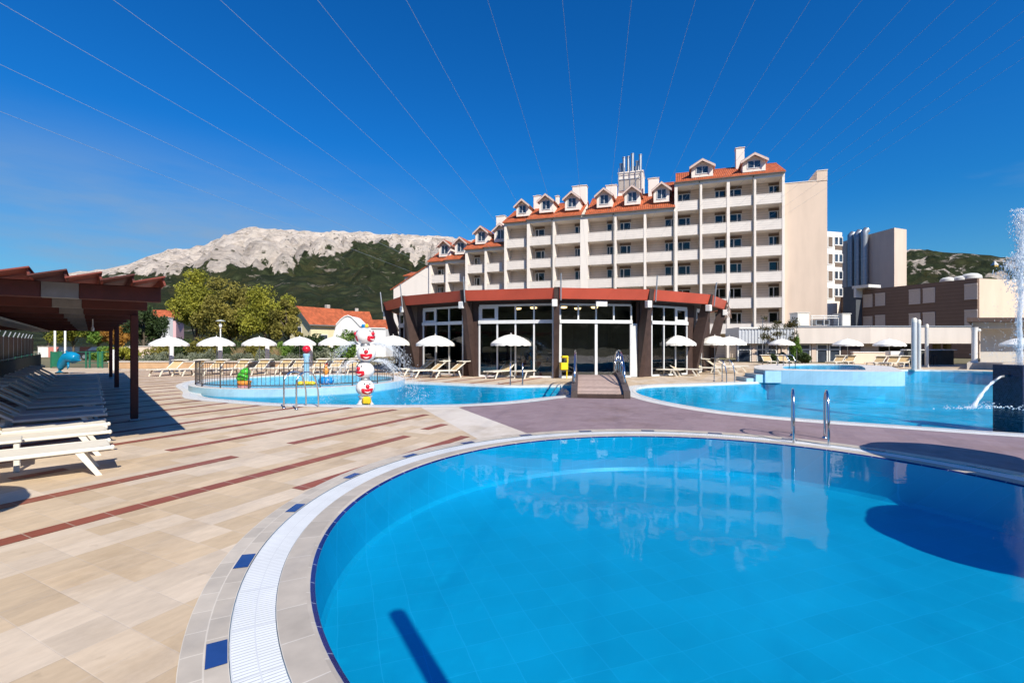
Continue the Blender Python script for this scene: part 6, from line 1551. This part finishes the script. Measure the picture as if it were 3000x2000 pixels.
# ================================================================== parked cars behind the hedge
def car(label, X, Y, rz, mat):
    t = thing('parked_car', label, 'car', (X, Y, 0), rz, 'cars parked behind the hedge'); b_ = MB()
    pr = [(-2.05, .35), (-2.1, .62), (-1.95, .86), (-1.2, .93), (-.75, 1.36), (.65, 1.40), (1.25, .98), (1.95, .88), (2.1, .65), (2.1, .35)]
    n = len(pr); v = []
    for s, ins in ((-.82, 0), (.82, 0)): v += [(x, s * (1 if z < 1 else .86), z) for x, z in pr]
    b_.add(v, [list(range(n)), list(range(2 * n - 1, n - 1, -1))] + [(i, n + i, n + (i + 1) % n, (i + 1) % n) for i in range(n)]); smooth_by_angle(b_.build('body', mat, t), 35)
    for s in (-1, 1):
        g_ = MB(); y = s * .80; P = [(-1.0, .97), (-.68, 1.30), (.58, 1.33), (1.05, .99)]; g_.add([(x, y * (1 if z < 1 else .9) + s * .025, z) for x, z in P], [(0, 1, 2, 3) if s > 0 else (3, 2, 1, 0)]); g_.build('window', m_hotelpane, t)
    for x in (-1.3, 1.3):
        for s in (-1, 1):
            T = Matrix.Translation((x, s * .72, .33)) @ Matrix.Rotation(pi / 2, 4, 'X'); w_ = MB(); w_.lathe([(.2, -.11), (.33, -.10), (.33, .10), (.2, .11)], 20, M4=T); o = w_.build('wheel', m_black, t); r = MB(); r.lathe([(.19, -.115), (.19, .115)], 14, M4=T); r.build('rim', m_galv, o)
    for s in (-1, 1): h = MB(); h.bbox(2.0, 2.09, s * .6 - .16, s * .6 + .16, .66, .80, .03); h.build('headlight', m_white_paint, t)
car('white car parked behind the hedge near the pergola', Xat(530, 60), 60, .05, m_white_paint); car('dark blue car parked behind the hedge near the street lamp', Xat(655, 58), 58, -.1, M('dark blue car paint', (.02, .035, .09), .25, .1, 2)); car('dark car parked behind the gate beyond the dolphin', Xat(305, 50), 50, .1, M('black car paint', (.02, .02, .025), .25, .1, 2))

# ================================================================== climbing plant, shrubs before the low wing, church on the hill
rnd = random.Random(9); t = thing('climbing_plant', 'sparse climbing plant on a frame in front of the ribbed white panel', 'plant', (Xat(2288, 42), 42, 0)); f_ = MB(); s_ = MB()
lob = []
for _ in range(26):
    px, py = rnd.uniform(2232, 2338), rnd.choice((rnd.gauss(948, 9), rnd.uniform(925, 1000), rnd.gauss(985, 14))); lob.append(((Xat(px, 42) - Xat(2288, 42), rnd.uniform(-.3, .2), Zat(py, 42)), (.42, .2, .26)))
foliage(f_, lob, 60, .085, rnd, .4); f_.build('foliage', leaf_mat('mixed climber leaves', [(.03, .032, .014), (.09, .085, .03), (.20, .15, .04)]), t)
for (c, r) in lob[:16]: s_.tube([(c[0] * .4, 0, 1.2), (c[0] * .8, c[1] * .5, (1.2 + c[2]) / 2), c], [.03, .02, .005], 4)
s_.tube([(0, 0, 0), (0, 0, 1.3)], .05, 6); s_.build('stem', m_bark, t)
fr_ = MB()
for px in (2236, 2336): x = Xat(px, 42) - Xat(2288, 42); fr_.tube([(x, .1, 0), (x, .1, Zat(930, 42))], .03, 6)
fr_.tube([(Xat(2236, 42) - Xat(2288, 42), .1, Zat(960, 42)), (Xat(2336, 42) - Xat(2288, 42), .1, Zat(960, 42))], .025, 6); fr_.build('frame', m_galv, t)
shrub('green_shrub', 'bright yellow green shrub at the corner of the cream fascia', Xat(2331, 42.2), 42.2, 2.9, 1.0, L_BRT, 90, nl=12, per=120)
for k, (px, lb) in enumerate(((2258, 'low green shrub west of the small parasol'), (2296, 'low green shrub behind the small parasol'), (2352, 'low green shrub before the dark window of the low wing'))): shrub('green_shrub', lb, Xat(px, 41), 41, 1.0, 1.4, L_DRK, 91 + k, 'shrubs before the low wing', nl=12, per=150)
cz = Zat(798, 430); t = thing('church_tower', 'distant yellow church tower with a pointed roof on the hillside', 'tower', (Xat(2914, 430), 430, cz - 14))
b_ = MB(); b_.box(-1.7, 1.7, -1.7, 1.7, 0, 14 + 6.5); b_.build('wall', plaster('ochre render', (.62, .42, .13)), t); b_ = MB(); b_.add([(-1.9, -1.9, 20.5), (1.9, -1.9, 20.5), (1.9, 1.9, 20.5), (-1.9, 1.9, 20.5), (0, 0, 24.5)], [(0, 1, 4), (1, 2, 4), (2, 3, 4), (3, 0, 4), (3, 2, 1, 0)]); b_.build('roof', m_vent, t)
for z in (15.5, 17.8): b_ = MB(); b_.box(-.4, .4, -1.76, -1.69, z, z + 1.4); b_.build('window', m_dark, t)
# scattered bushes on the slopes read as one cover of scrub
